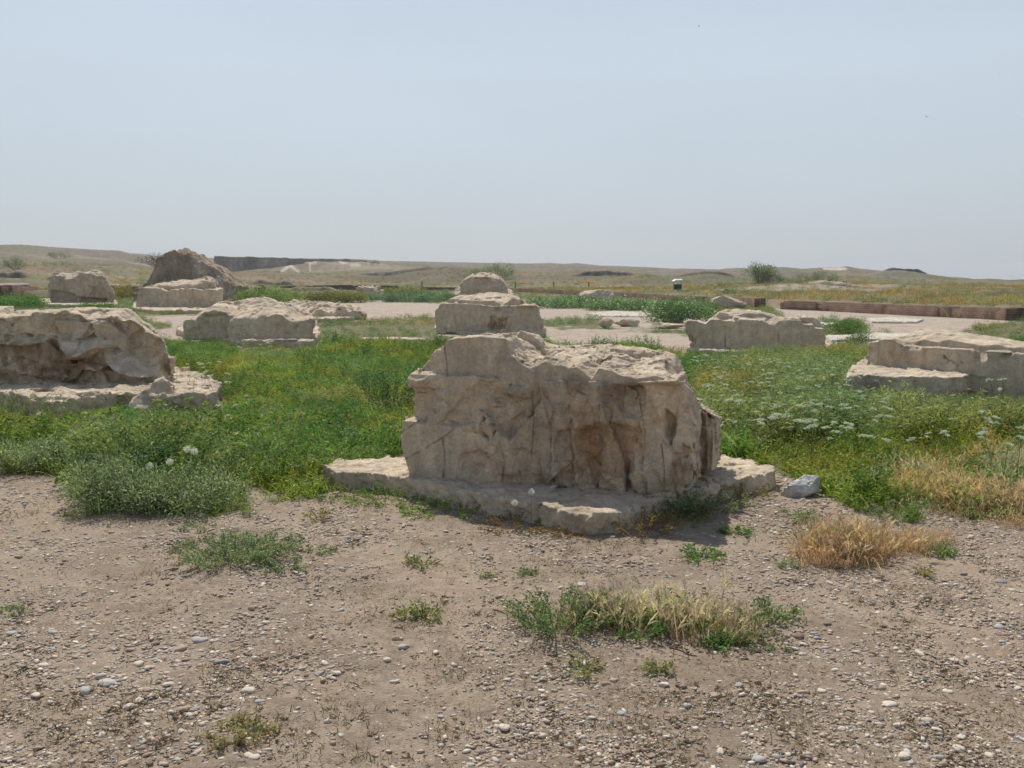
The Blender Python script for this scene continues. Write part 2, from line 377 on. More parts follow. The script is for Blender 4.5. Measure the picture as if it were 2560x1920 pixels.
    for s in stains_and_shade:
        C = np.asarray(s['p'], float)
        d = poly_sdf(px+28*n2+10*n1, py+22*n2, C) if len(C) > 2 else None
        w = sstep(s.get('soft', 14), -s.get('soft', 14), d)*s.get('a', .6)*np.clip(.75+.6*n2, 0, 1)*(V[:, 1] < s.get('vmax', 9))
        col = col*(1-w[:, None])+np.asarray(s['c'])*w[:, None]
    for ln in lines:                                        # hairline cracks and seams
        C = np.asarray(ln['p'], float); dd = np.full(len(px), 99.)
        for i in range(len(C)-1):
            e = C[i+1]-C[i]; tt = np.clip(((px-C[i, 0])*e[0]+(py-C[i, 1])*e[1])/(e@e), 0, 1); dd = np.minimum(dd, np.hypot(px-C[i, 0]-e[0]*tt+5*n2, py-C[i, 1]-e[1]*tt+4*n1))
        w = sstep(ln.get('w', 3.2), 1.0, dd)*.75*(V[:, 1] < .4)*np.clip(.75+n2*1.5, 0, 1); col = col*(1-w[:, None])+C_DARK*w[:, None]
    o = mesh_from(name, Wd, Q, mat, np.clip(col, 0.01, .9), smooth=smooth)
    recenter(o)
    tag(o, label, cat, group)
    return o
# ------------------------------------------------------------------ the stones
def st(p, c, a=.6, soft=14, vmax=9): return dict(p=p, c=c, a=a, soft=soft, vmax=vmax)
STONES = {}
def stone_A():
    fr = Frame((1030, 1192), (1640, 1250), z=.13)
    uc = fr.px([(1590, 1000)])[0, 0]; ul = fr.px([(1330, 1000)])[0, 0]; u5 = fr.px([(1360, 1100)])[0, 0]
    def fn(U, Z):
        fl2 = facet(U*22+Z*1.5, Z*3.0, 0*U+8)*.9; fl = 1-np.abs(facet(U*6.5+Z*.5, Z*1.1, 0*U+2.2)*1.1+.3*fbm(U*5, Z*1.5, 0*U, 2))
        m = sstep(ul-.25, ul+.25, U)*(.10+.90*sstep(.96, .45, Z))*sstep(.99, .94, Z)
        a = m*((1-fl)*.15+fl2*.016)+.006*facet(U*5, Z*4, 0*U+1)
        a = a+np.maximum(0, U-uc)*.55*sstep(.95, .9, Z)
        a = a+.07*np.exp(-((U-u5+.05)/.09)**2)*sstep(.92, .7, Z)
        a = a+.05*sstep(.26, .10, Z+.05*fl2)*sstep(ul-.2, ul+.2, U)
        big = facet(U*3.4+.3, Z*2.9+.2, 0*U+4)+.5*facet(U*7.5, Z*5.5, 0*U+7); zone = sstep(.45, .75, U)*sstep(.99, .93, Z)
        a = a+zone*(.047*big+.010)
        return a, np.maximum(m*.35, zone*.3)
    lower = dict(v0=0, v1=1.45, poly=[(1032, 1196), (1020, 1178), (1012, 1150), (1001, 1112), (1007, 1050), (1015, 1000), (1019, 945), (1026, 934), (1120, 938), (1250, 945), (1400, 952), (1590, 957), (1688, 950),
        (1700, 1000), (1712, 1060), (1722, 1120), (1730, 1160), (1738, 1215), (1736, 1246), (1690, 1240), (1684, 1252), (1610, 1256), (1600, 1243), (1545, 1246), (1500, 1236), (1425, 1246), (1402, 1222), (1340, 1228), (1240, 1220), (1150, 1212)],
        fn=fn, relief=[
        dict(p=[(990, 968), (1085, 972), (1130, 960), (1118, 1000), (1092, 1040), (1062, 1060), (1040, 1048), (1006, 1050)], d=.06, gu=-.42, r=.8),
        dict(p=[(1020, 943), (1090, 946), (1062, 968), (1024, 975)], d=-.03, gu=.1, r=.5, soft=.02),
        dict(p=[(1092, 1062), (1120, 1035), (1150, 1000), (1170, 970), (1200, 952), (1245, 952), (1262, 915), (1345, 915), (1345, 1010), (1300, 1070), (1270, 1100), (1215, 1052), (1190, 1060), (1150, 1066)], d=.05, gu=.10, gz=-.14, r=.35),
        dict(p=[(1120, 1058), (1170, 1055), (1180, 1030), (1215, 1025), (1235, 1060), (1232, 1110), (1215, 1090), (1185, 1078), (1158, 1080), (1130, 1072)], d=-.035, gu=-.3, gz=-.1, r=.9),
        dict(p=[(1210, 1040), (1245, 1075), (1228, 1108), (1198, 1085)], d=.05, gu=-.4, r=.9),
        dict(p=[(1255, 985), (1275, 965), (1300, 962), (1315, 990), (1290, 1003)], d=-.06, gz=.35, r=.9, soft=.025),
        dict(p=[(1150, 1140), (1200, 1120), (1215, 1150), (1175, 1210), (1140, 1205)], d=.018, r=.3),
        dict(p=[(1430, 1085), (1500, 1066), (1560, 1066), (1590, 1092), (1584, 1150), (1565, 1235), (1450, 1248), (1432, 1160)], d=.085, gz=.05, r=.35, soft=.035),
        dict(p=[(1522, 958), (1600, 962), (1600, 1020), (1585, 1050), (1545, 1030)], d=.075, gu=.2, gz=.35, r=.7, soft=.02),
        dict(p=[(1368, 1085), (1388, 1100), (1400, 1190), (1420, 1240), (1385, 1235), (1372, 1160)], d=-.05, r=.4, soft=.02),
        dict(p=[(1648, 1030), (1666, 1050), (1675, 1095), (1662, 1112), (1648, 1105)], d=.09, r=.2, soft=.015),
        dict(p=[(1690, 1120), (1712, 1150), (1716, 1230), (1690, 1235)], d=.09, r=.4, soft=.015),
        dict(p=[(1600, 1100), (1640, 1095), (1648, 1235), (1605, 1245)], d=-.035, r=.1, soft=.02),
        ])
    upper = dict(ra=.8, v0=.05, v1=1.42, poly=[(1040, 960), (1040, 930), (1058, 903), (1085, 870), (1100, 852), (1115, 820), (1690, 820), (1700, 880), (1706, 930), (1716, 960)],
        brk=[(1040, 930), (1058, 905), (1085, 876), (1108, 866), (1115, 851), (1140, 845), (1200, 842), (1262, 846), (1272, 885), (1292, 903), (1322, 924), (1340, 919), (1362, 905), (1375, 912), (1400, 916), (1415, 922), (1440, 918), (1478, 950), (1496, 922), (1535, 928), (1545, 938), (1590, 948), (1640, 940), (1690, 952)],
        crest=[(1042, 925), (1085, 869), (1115, 848), (1150, 840), (1260, 837), (1290, 832), (1320, 838), (1345, 842), (1372, 866), (1440, 868), (1500, 861), (1560, 868), (1600, 873), (1650, 880), (1685, 890), (1705, 925), (1720, 960)], vc=.6,
        relief=[dict(p=[(1042, 935), (1042, 900), (1085, 865), (1112, 850), (1110, 925), (1085, 920), (1060, 935)], d=.04, gu=-.5, r=.9),
                dict(p=[(1300, 900), (1420, 915), (1410, 940), (1330, 925)], d=.015, r=.2)])
    lump = dict(v0=.7, v1=1.35, poly=[(1700, 1000), (1726, 1000), (1748, 1012), (1772, 1030), (1794, 1050), (1799, 1100), (1792, 1140), (1788, 1175), (1700, 1180)], rm=.5,
        fn=lambda U, Z: ((1-np.abs(1-np.abs(fbm(U*9, Z*.9, 0*U+5, 3))))*.12, 0*U+.4))
    side = dict(v0=.42, v1=1.4, poly=[(1640, 955), (1695, 940), (1725, 990), (1738, 1040), (1745, 1100), (1750, 1190), (1640, 1200)], rm=.35,
        fn=lambda U, Z: ((np.abs(fbm(U*8, Z*.9, 0*U+5, 3)))*.15, 0*U+.3))
    build_stone('carved_stone_block', fr, [lower, upper, side, lump], .0092, M_STONE,
        'largest pale limestone block in the foreground, ledge across its face and orange-stained hollow', 'stone block', seed=1, rough=.036, grey=.35, facet_size=.13,
        hull=[(990, 1300), (1024, 1196), (1006, 1150), (996, 1108), (1003, 1040), (1012, 960), (1020, 930), (1036, 928), (1060, 898), (1085, 870), (1100, 856), (1112, 847), (1140, 840), (1230, 839), (1280, 835), (1300, 830), (1320, 835), (1345, 840), (1360, 858), (1385, 866), (1440, 867), (1475, 862), (1510, 860), (1540, 866), (1580, 868), (1620, 874), (1660, 880), (1688, 888), (1700, 908), (1706, 940), (1722, 972), (1736, 1003), (1752, 1012), (1772, 1030), (1796, 1050), (1800, 1100), (1793, 1140), (1787, 1172), (1780, 1300)],
        stains_and_shade=[st([(1425, 1070), (1595, 1062), (1600, 1110), (1560, 1200), (1450, 1200), (1430, 1130)], (.36, .19, .085), .8, 24, .5),
                st([(1375, 965), (1640, 965), (1640, 1060), (1400, 1080)], (.42, .29, .18), .4, 30, .6),
                st([(1400, 930), (1440, 925), (1470, 955), (1440, 985), (1390, 975)], (.20, .12, .075), .6, 12, .6),
                st([(1250, 960), (1370, 960), (1400, 1220), (1250, 1230), (1200, 1120)], (.40, .315, .225), .5, 30, .5),
                st([(1165, 975), (1290, 965), (1300, 1060), (1200, 1060)], (.34, .26, .18), .4, 24, .5),
                st([(1480, 960), (1545, 965), (1540, 1010), (1490, 1015)], (.14, .12, .10), .6, 14, .5),
                st([(1160, 1120), (1290, 1110), (1300, 1220), (1160, 1205)], (.44, .29, .19), .5, 20, .5),
                st([(1385, 1150), (1420, 1170), (1425, 1245), (1395, 1240)], (.32, .18, .10), .7, 10, .5),
                st([(1690, 1130), (1715, 1150), (1715, 1220), (1690, 1215)], (.24, .13, .075), .8, 8, .6),
                st([(1530, 970), (1600, 970), (1590, 1050), (1540, 1030)], (.22, .15, .10), .6, 10, .6),  # shade of the hollow under the ledge, painted into the stone colour
                st([(1600, 1100), (1650, 1090), (1650, 1240), (1600, 1240)], (.45, .38, .29), .6, 12, .6),
                st([(1110, 855), (1260, 850), (1330, 930), (1590, 955), (1590, 970), (1110, 945)], (.36, .31, .245), .5, 10, .3)],
        lines=[dict(p=[(1003, 1082), (1050, 1050)]), dict(p=[(1012, 1150), (1060, 1125), (1110, 1092), (1135, 1075)]), dict(p=[(1108, 1095), (1112, 1150), (1108, 1205)], w=4), dict(p=[(1420, 925), (1418, 960), (1425, 1000)]),
               dict(p=[(1480, 1020), (1488, 1060)]), dict(p=[(1575, 1150), (1568, 1235)], w=7), dict(p=[(1112, 860), (1120, 940)]), dict(p=[(1300, 1180), (1302, 1220)], w=6), dict(p=[(1385, 1150), (1400, 1235)], w=4), dict(p=[(1195, 1020), (1230, 1045), (1260, 1040)]), dict(p=[(1600, 1000), (1612, 1080), (1608, 1160), (1620, 1235)], w=4), dict(p=[(1330, 960), (1336, 1060), (1328, 1150)], w=3), dict(p=[(1655, 1110), (1662, 1180), (1658, 1235)], w=4), dict(p=[(1245, 1100), (1262, 1150), (1258, 1205)], w=3), dict(p=[(1020, 975), (1065, 980), (1085, 972)], w=3), dict(p=[(1500, 1000), (1530, 1030), (1525, 1060)], w=3), dict(p=[(1440, 975), (1490, 1000), (1520, 1010)], w=4)])
    # plinth
    wf = Frame((1280, 1280), z=0, ang=0.0)
    def plan(pts, z=.0):
        x, y = G(np.array([p[0] for p in pts]), np.array([p[1] for p in pts]), z); return np.stack([x-wf.o[0], y-wf.o[1]], 1)
    pl = plan([(806, 1206), (840, 1222), (900, 1228), (960, 1232), (1030, 1244), (1110, 1265), (1230, 1290), (1330, 1308), (1400, 1328), (1470, 1340), (1560, 1332), (1640, 1300), (1720, 1272), (1800, 1252), (1880, 1236), (1936, 1220), (1930, 1206), (1880, 1194), (1800, 1182), (1700, 1150), (1100, 1150), (1000, 1185), (920, 1186), (860, 1190)])
    wf2 = wf
    lo = pl.min(0); hi = pl.max(0)
    t = dict(v0=lo[1]-.3, v1=hi[1]+.1, uz=[(lo[0]-.1, -.08), (hi[0]+.1, -.08), (hi[0]+.1, .14), (lo[0]-.1, .14)], plan=pl, rm=.75)
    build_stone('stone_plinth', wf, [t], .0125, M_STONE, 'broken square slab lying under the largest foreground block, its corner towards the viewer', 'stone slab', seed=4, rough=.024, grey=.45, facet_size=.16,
        stains_and_shade=[st([(1180, 1240), (1420, 1260), (1560, 1335), (1300, 1310)], (.27, .235, .18), .5, 25)],  # darker grey-brown tone along the front of the slab
        cracks=[])
def slab(name, plan_px, z1, vox, label, seed=0, rough=.04, mat=None, z0=-.08, cat='stone slab', fs=.2, plan_z=0.0, base=C_STONE, ra=.8, **k):
    c = np.mean(np.array(plan_px, float), 0); wf = Frame((c[0], c[1]), z=plan_z, ang=0.0)
    x, y = G(np.array([p[0] for p in plan_px]), np.array([p[1] for p in plan_px]), plan_z); pl = np.stack([x-wf.o[0], y-wf.o[1]], 1)
    lo = pl.min(0); hi = pl.max(0)
    t = dict(v0=lo[1]-.3, v1=hi[1]+.1, uz=[(lo[0]-.1, z0), (hi[0]+.1, z0), (hi[0]+.1, z1), (lo[0]-.1, z1)], plan=pl, rm=ra)
    return build_stone(name, wf, [t], vox, mat or M_STONE_FAR, label, cat, seed=seed, rough=rough, facet_size=fs, base=base, **k)
def stone_B():
    fr = Frame((-200, 962), (385, 958), z=.2)
    def fn(U, Z):
        return (fbm(U*2.2, Z*2.2, 0*U+1, 3)*.03+.10*sstep(.45, .2, Z)+.13*facet(U*2.1+.4, Z*2.6+.1, 0*U+5)+.05*facet(U*5.5, Z*5.5, 0*U+2), 0*U+.3)
    t = dict(v0=0, v1=1.6, poly=[(-210, 975), (-210, 760), (340, 760), (346, 800), (372, 815), (392, 840), (410, 860), (413, 884), (424, 893), (434, 896), (428, 930), (412, 956), (400, 972)],
        brk=[(-210, 798), (0, 795), (30, 790), (120, 786), (180, 784), (215, 800), (240, 806), (262, 800), (300, 812), (325, 804), (345, 818), (380, 838), (412, 870)],
        crest=[(-210, 790), (0, 786), (30, 780), (150, 776), (180, 771), (230, 769), (320, 774), (345, 792), (380, 820), (405, 850)], vc=.7, fn=fn, relief=[
        dict(p=[(25, 815), (60, 788), (185, 783), (232, 812), (238, 842), (205, 850), (140, 846), (80, 840), (25, 832)], d=.10, gu=.05, r=.25),
        dict(p=[(18, 838), (80, 838), (140, 846), (205, 850), (235, 836), (260, 852), (256, 866), (225, 880), (215, 893), (170, 898), (150, 880), (130, 851), (60, 864), (30, 860)], d=-.05, gz=1.3, r=.6, soft=.02),
        dict(p=[(28, 864), (60, 866), (130, 853), (150, 880), (170, 900), (212, 897), (215, 925), (160, 935), (60, 930), (20, 915)], d=.06, r=.35, soft=.03),
        dict(p=[(218, 905), (248, 872), (262, 890), (276, 928), (245, 926)], d=.16, r=.3, soft=.02),
        dict(p=[(248, 872), (290, 870), (335, 890), (345, 918), (378, 942), (330, 935), (300, 925), (276, 912)], d=-.16, gz=1.6, r=.6, soft=.02),
        dict(p=[(240, 800), (330, 808), (405, 860), (405, 950), (350, 905), (335, 885), (290, 868), (258, 862), (240, 830)], d=.12, gu=.1, r=.2, soft=.03),
        dict(p=[(-100, 800), (10, 800), (15, 960), (-100, 960)], d=.06, r=.15),
        dict(p=[(385, 900), (412, 860), (440, 900), (430, 950), (395, 950)], d=.2, r=.3)])
    build_stone('broken_stone_block', fr, [t], .0175, M_STONE, 'massive broken stone block at the left edge with deep shelves and hollows in its face', 'stone block', seed=12, rough=.04, grey=.4, facet_size=.2, hull=[(-400, 1100), (-400, 775), (0, 784), (30, 779), (60, 777), (150, 774), (180, 770), (230, 768), (320, 773), (335, 782), (345, 792), (358, 806), (372, 813), (392, 830), (409, 855), (413, 880), (422, 892), (435, 896), (430, 930), (416, 952), (405, 962), (400, 1100)],
        stains_and_shade=[st([(30, 860), (140, 855), (215, 900), (210, 945), (60, 940)], (.22, .13, .07), .8, 12, .6), st([(300, 830), (400, 870), (395, 900), (300, 860)], (.28, .2, .12), .4, 20),
                st([(180, 895), (240, 890), (230, 930), (170, 925)], (.30, .18, .09), .6, 10, .6)],
        lines=[dict(p=[(215, 920), (200, 935), (180, 960)]), dict(p=[(225, 925), (235, 940), (245, 960)]), dict(p=[(60, 935), (110, 945), (160, 935)])])
    slab('stone_plinth', [(-260, 1000), (-60, 1012), (30, 1020), (85, 1040), (150, 1040), (230, 1032), (300, 1018), (420, 1030), (540, 1020), (552, 1000), (520, 975), (440, 950), (380, 930), (-260, 930)], .2, .02,
        'long broken slab under the massive left block, reaching past it to the right', seed=15, rough=.055, mat=M_STONE, fs=.3)
def stone_C():
    fr = Frame((569, 846), (781, 846), z=.17)
    crest = [(470, 800), (488, 792), (510, 775), (545, 755), (600, 751), (650, 742), (668, 741), (690, 750), (735, 762), (760, 775), (780, 785)]
    t1 = dict(v0=0, v1=1.9, poly=[(572, 850), (567, 825), (572, 800), (585, 740), (775, 740), (783, 797), (785, 808), (779, 824), (782, 850)],
        brk=[(566, 815), (575, 808), (590, 804), (625, 799), (640, 799), (652, 789), (668, 791), (690, 785), (706, 788), (716, 800), (727, 804), (735, 807), (755, 801), (775, 795), (785, 800)],
        crest=crest, vc=1.3, pw=.9)
    t2 = dict(v0=.45, v1=1.9, poly=[(457, 850), (458, 812), (462, 740), (600, 740), (600, 850)], rm=.25,
        brk=[(457, 805), (466, 799), (488, 800), (495, 788), (515, 780), (535, 773), (555, 777), (575, 790), (600, 790)], crest=crest, vc=1.3, pw=.9,
        relief=[dict(p=[(505, 790), (565, 785), (575, 830), (530, 830)], d=.1, r=.2, soft=.04)])
    build_stone('broken_stone_block', fr, [t1, t2], .03, M_STONE_FAR, 'low block behind the left meadow with jagged top edge and sloping broken left end', 'stone block', seed=21, rough=.05, facet_size=.26, grey=.5, hull=[(440, 900), (456, 835), (458, 800), (465, 796), (488, 795), (496, 786), (512, 773), (530, 764), (548, 754), (600, 750), (640, 743), (668, 740), (690, 748), (700, 755), (735, 761), (762, 770), (778, 785), (785, 797), (786, 812), (779, 824), (784, 900)])
    slab('stone_plinth', [(440, 838), (500, 850), (560, 862), (620, 868), (784, 868), (800, 850), (790, 810), (470, 810)], .16, .035, 'narrow slab under the low jagged block behind the left meadow', seed=22, rough=.05, fs=.3)
    fr = Frame((700, 793), (905, 793), z=.1)
    t = dict(v0=0, v1=3.0, poly=[(690, 798), (690, 745), (905, 745), (914, 784), (905, 798)],
        brk=[(690, 790), (775, 790), (795, 772), (810, 778), (832, 787), (842, 772), (852, 766), (862, 766), (870, 777), (885, 769), (900, 776), (912, 785)],
        crest=[(690, 760), (730, 752), (800, 753), (850, 758), (885, 764), (905, 775)], vc=2.4, pw=1.0)
    build_stone('flat_broken_stone', fr, [t], .045, M_STONE_FAR, 'long low rugged stone sloping away right of the jagged block, notched front edge', 'stone block', seed=24, rough=.10, facet_size=.35, hull=[(680, 850), (680, 758), (700, 752), (735, 750), (800, 752), (850, 757), (885, 763), (897, 768), (904, 775), (914, 784), (910, 850)])
def stone_mid():
    fr = Frame((1091, 824), (1353, 835), z=.1)
    t1 = dict(v0=0, v1=2.2, poly=[(1091, 830), (1087, 792), (1088, 774), (1096, 772), (1097, 762), (1106, 757), (1200, 761), (1232, 767), (1262, 764), (1300, 763), (1335, 762), (1346, 770), (1347, 792), (1350, 798), (1358, 806), (1354, 842)],
        relief=[dict(p=[(1225, 790), (1265, 775), (1285, 780), (1265, 800), (1262, 820), (1226, 824)], d=.10, gz=-.5, r=.6, soft=.03), dict(p=[(1235, 770), (1270, 766), (1290, 785), (1240, 800)], d=.05, gz=.8, r=.6, soft=.04),
                dict(p=[(1285, 770), (1350, 765), (1356, 840), (1290, 800)], d=.10, gu=.12, r=.15, soft=.03)])
    t2 = dict(v0=.16, v1=2.1, poly=[(1119, 765), (1121, 720), (1290, 720), (1299, 746), (1300, 766)], brk=[(1119, 747), (1150, 750), (1200, 752), (1235, 752), (1255, 762), (1268, 755), (1282, 745), (1297, 750)],
        crest=[(1119, 745), (1150, 738), (1180, 736), (1205, 732), (1225, 731), (1255, 734), (1275, 736), (1292, 742)], vc=1.5)
    t3 = dict(v0=.5, v1=1.8, poly=[(1290, 766), (1292, 745), (1303, 745), (1315, 762)], rm=.8)
    build_stone('stepped_stone_block', fr, [t1, t2, t3], .033, M_STONE_FAR, 'rectangular stepped block behind the largest one, with smaller upper tier and broken corner', 'stone block', seed=31, rough=.045, facet_size=.26, hull=[(1075, 900), (1089, 826), (1085, 790), (1087, 772), (1095, 770), (1096, 760), (1107, 755), (1120, 746), (1150, 737), (1180, 735), (1205, 731), (1225, 730), (1255, 733), (1292, 741), (1300, 746), (1310, 752), (1318, 762), (1336, 761), (1346, 768), (1348, 790), (1359, 799), (1355, 835), (1365, 900)],
        stains_and_shade=[st([(1226, 803), (1262, 800), (1262, 822), (1226, 824)], (.26, .13, .06), .8, 4, 1)], lines=[dict(p=[(1221, 812), (1220, 835)], w=2.5)])
    slab('stone_plinth', [(1085, 826), (1150, 836), (1220, 842), (1360, 842), (1365, 825), (1300, 800), (1100, 800)], .09, .045, 'low slab showing under the rectangular stepped block', seed=33, rough=.04, fs=.3)
    # G
    fr = Frame((1722, 868), (2062, 872), z=.12)
    t1 = dict(v0=0, v1=1.7, poly=[(1745, 874), (1738, 862), (1726, 850), (1716, 830), (1713, 812), (1715, 760), (1990, 760), (2003, 795), (2004, 811), (2034, 812), (2035, 821), (2060, 822), (2064, 840), (2062, 880), (1980, 879), (1880, 876)],
        brk=[(1713, 803), (1722, 800), (1745, 803), (1762, 812), (1775, 799), (1790, 797), (1850, 799), (1905, 801), (1925, 812), (1945, 800), (1965, 802), (1985, 797), (2004, 800), (2064, 822)],
        crest=[(1713, 800), (1765, 803), (1785, 793), (1850, 793), (1945, 794), (2000, 794)], vc=.35,
        relief=[dict(p=[(1800, 795), (1850, 797), (1840, 803), (1810, 802)], d=.06, gz=1., r=.4), dict(p=[(1918, 795), (1948, 797), (1938, 812), (1922, 810)], d=.12, gz=1.5, r=.4)])
    t2 = dict(v0=.3, v1=1.6, poly=[(1780, 805), (1784, 760), (1940, 760), (1948, 805)], brk=[(1780, 795), (1795, 785), (1830, 790), (1860, 785), (1900, 783), (1948, 797)],
        crest=[(1783, 792), (1800, 778), (1830, 773), (1870, 775), (1900, 776), (1925, 784), (1945, 794)], vc=.9, rm=.7)
    t3 = dict(v0=.35, v1=1.6, poly=[(1985, 870), (1985, 795), (2010, 793), (2040, 795), (2049, 803), (2055, 820), (2058, 870)], rm=.1)
    build_stone('sawn_stone_block', fr, [t1, t2, t3], .024, M_STONE_FAR, 'block with smooth sawn front and two small right-hand steps, behind the white flowers', 'stone block', seed=41, rough=.04, facet_size=.2, grey=.6, hull=[(1735, 960), (1738, 864), (1722, 850), (1714, 828), (1711, 806), (1722, 799), (1745, 801), (1763, 808), (1782, 794), (1795, 781), (1815, 774), (1845, 772), (1870, 775), (1900, 775), (1925, 783), (1945, 792), (1965, 797), (2010, 792), (2040, 794), (2049, 803), (2056, 818), (2063, 824), (2064, 870), (2060, 960)],
        stains_and_shade=[st([(1716, 835), (1730, 832), (1740, 850), (1722, 850)], (.22, .12, .06), .8, 4, 1)], lines=[dict(p=[(1812, 815), (1815, 865)], w=2.5)])
    slab('stone_plinth', [(1718, 880), (1760, 888), (1900, 893), (2060, 890), (2080, 872), (2040, 855), (1740, 855)], .11, .035, 'thin slab under the sawn-fronted block behind the white flowers', seed=42, rough=.04, fs=.3)
    # H
    ang = math.atan2(-1.0, .80)
    fr = Frame((2162, 914), z=.36, ang=ang)
    t1 = dict(v0=0, v1=1.6, poly=[(2164, 925), (2163, 885), (2166, 860), (2172, 855), (2192, 855), (2193, 846), (2230, 848), (2260, 864), (2400, 872), (2560, 883), (2700, 893), (2860, 905), (2860, 1130), (2560, 1060), (2412, 1020), (2404, 940)],
        relief=[dict(p=[(2163, 858), (2192, 855), (2190, 890), (2180, 905), (2164, 905)], d=.05, r=.4), dict(p=[(2438, 875), (2468, 878), (2464, 900), (2448, 906), (2440, 895)], d=.07, gz=.9, r=.1), dict(p=[(2505, 885), (2530, 883), (2515, 900), (2500, 902)], d=.05, gz=.9, r=.3),
                dict(p=[(2250, 866), (2300, 868), (2300, 876), (2285, 878)], d=.03, gz=.8, r=.6), dict(p=[(2335, 915), (2345, 907), (2392, 910), (2400, 1000), (2330, 990)], d=-.035, r=.0)])
    t2 = dict(v0=.13, v1=1.55, poly=[(2192, 900), (2192, 790), (2860, 790), (2860, 910)], brk=[(2192, 845), (2220, 846), (2250, 855), (2285, 856), (2310, 848), (2345, 855), (2370, 848), (2400, 853), (2430, 860), (2460, 864), (2490, 860), (2520, 868), (2560, 866), (2700, 880), (2860, 890)],
        crest=[(2150, 850), (2200, 846), (2260, 842), (2295, 824), (2330, 821), (2370, 828), (2430, 836), (2500, 845), (2555, 856), (2600, 866), (2800, 890)], vc=.75)
    build_stone('ledged_stone_block', fr, [t1, t2], .02, M_STONE_FAR, 'long block at the right edge with thin bright ledge, resting on a high slab', 'stone block', seed=51, rough=.026, facet_size=.22, grey=.7, hull=[(2100, 1200), (2160, 930), (2162, 885), (2165, 858), (2172, 853), (2190, 853), (2194, 845), (2230, 842), (2270, 838), (2296, 822), (2330, 820), (2370, 827), (2430, 835), (2500, 844), (2555, 855), (2600, 862), (2900, 885), (2900, 1200)],
        stains_and_shade=[st([(2190, 880), (2330, 880), (2330, 920), (2200, 910)], (.33, .22, .12), .45, 10, 1), st([(2357, 896), (2388, 897), (2388, 905), (2358, 904)], (.06, .055, .045), .9, 2, 1), st([(2394, 897), (2409, 896), (2408, 904), (2396, 904)], (.06, .055, .045), .9, 2, 1)],
        lines=[dict(p=[(2392, 880), (2391, 905)], w=2)])
    slab('stone_plinth', [(2114, 946), (2135, 939), (2170, 938), (2205, 942), (2300, 944), (2360, 946), (2405, 944), (2430, 936), (2560, 944), (2860, 970), (2860, 915), (2500, 895), (2240, 888), (2165, 895), (2130, 915)], .37, .022,
        'high slab with smooth grey front under the ledged block at the right edge', seed=52, rough=.03, fs=.22, grey=.8, plan_z=.36, ra=.45)
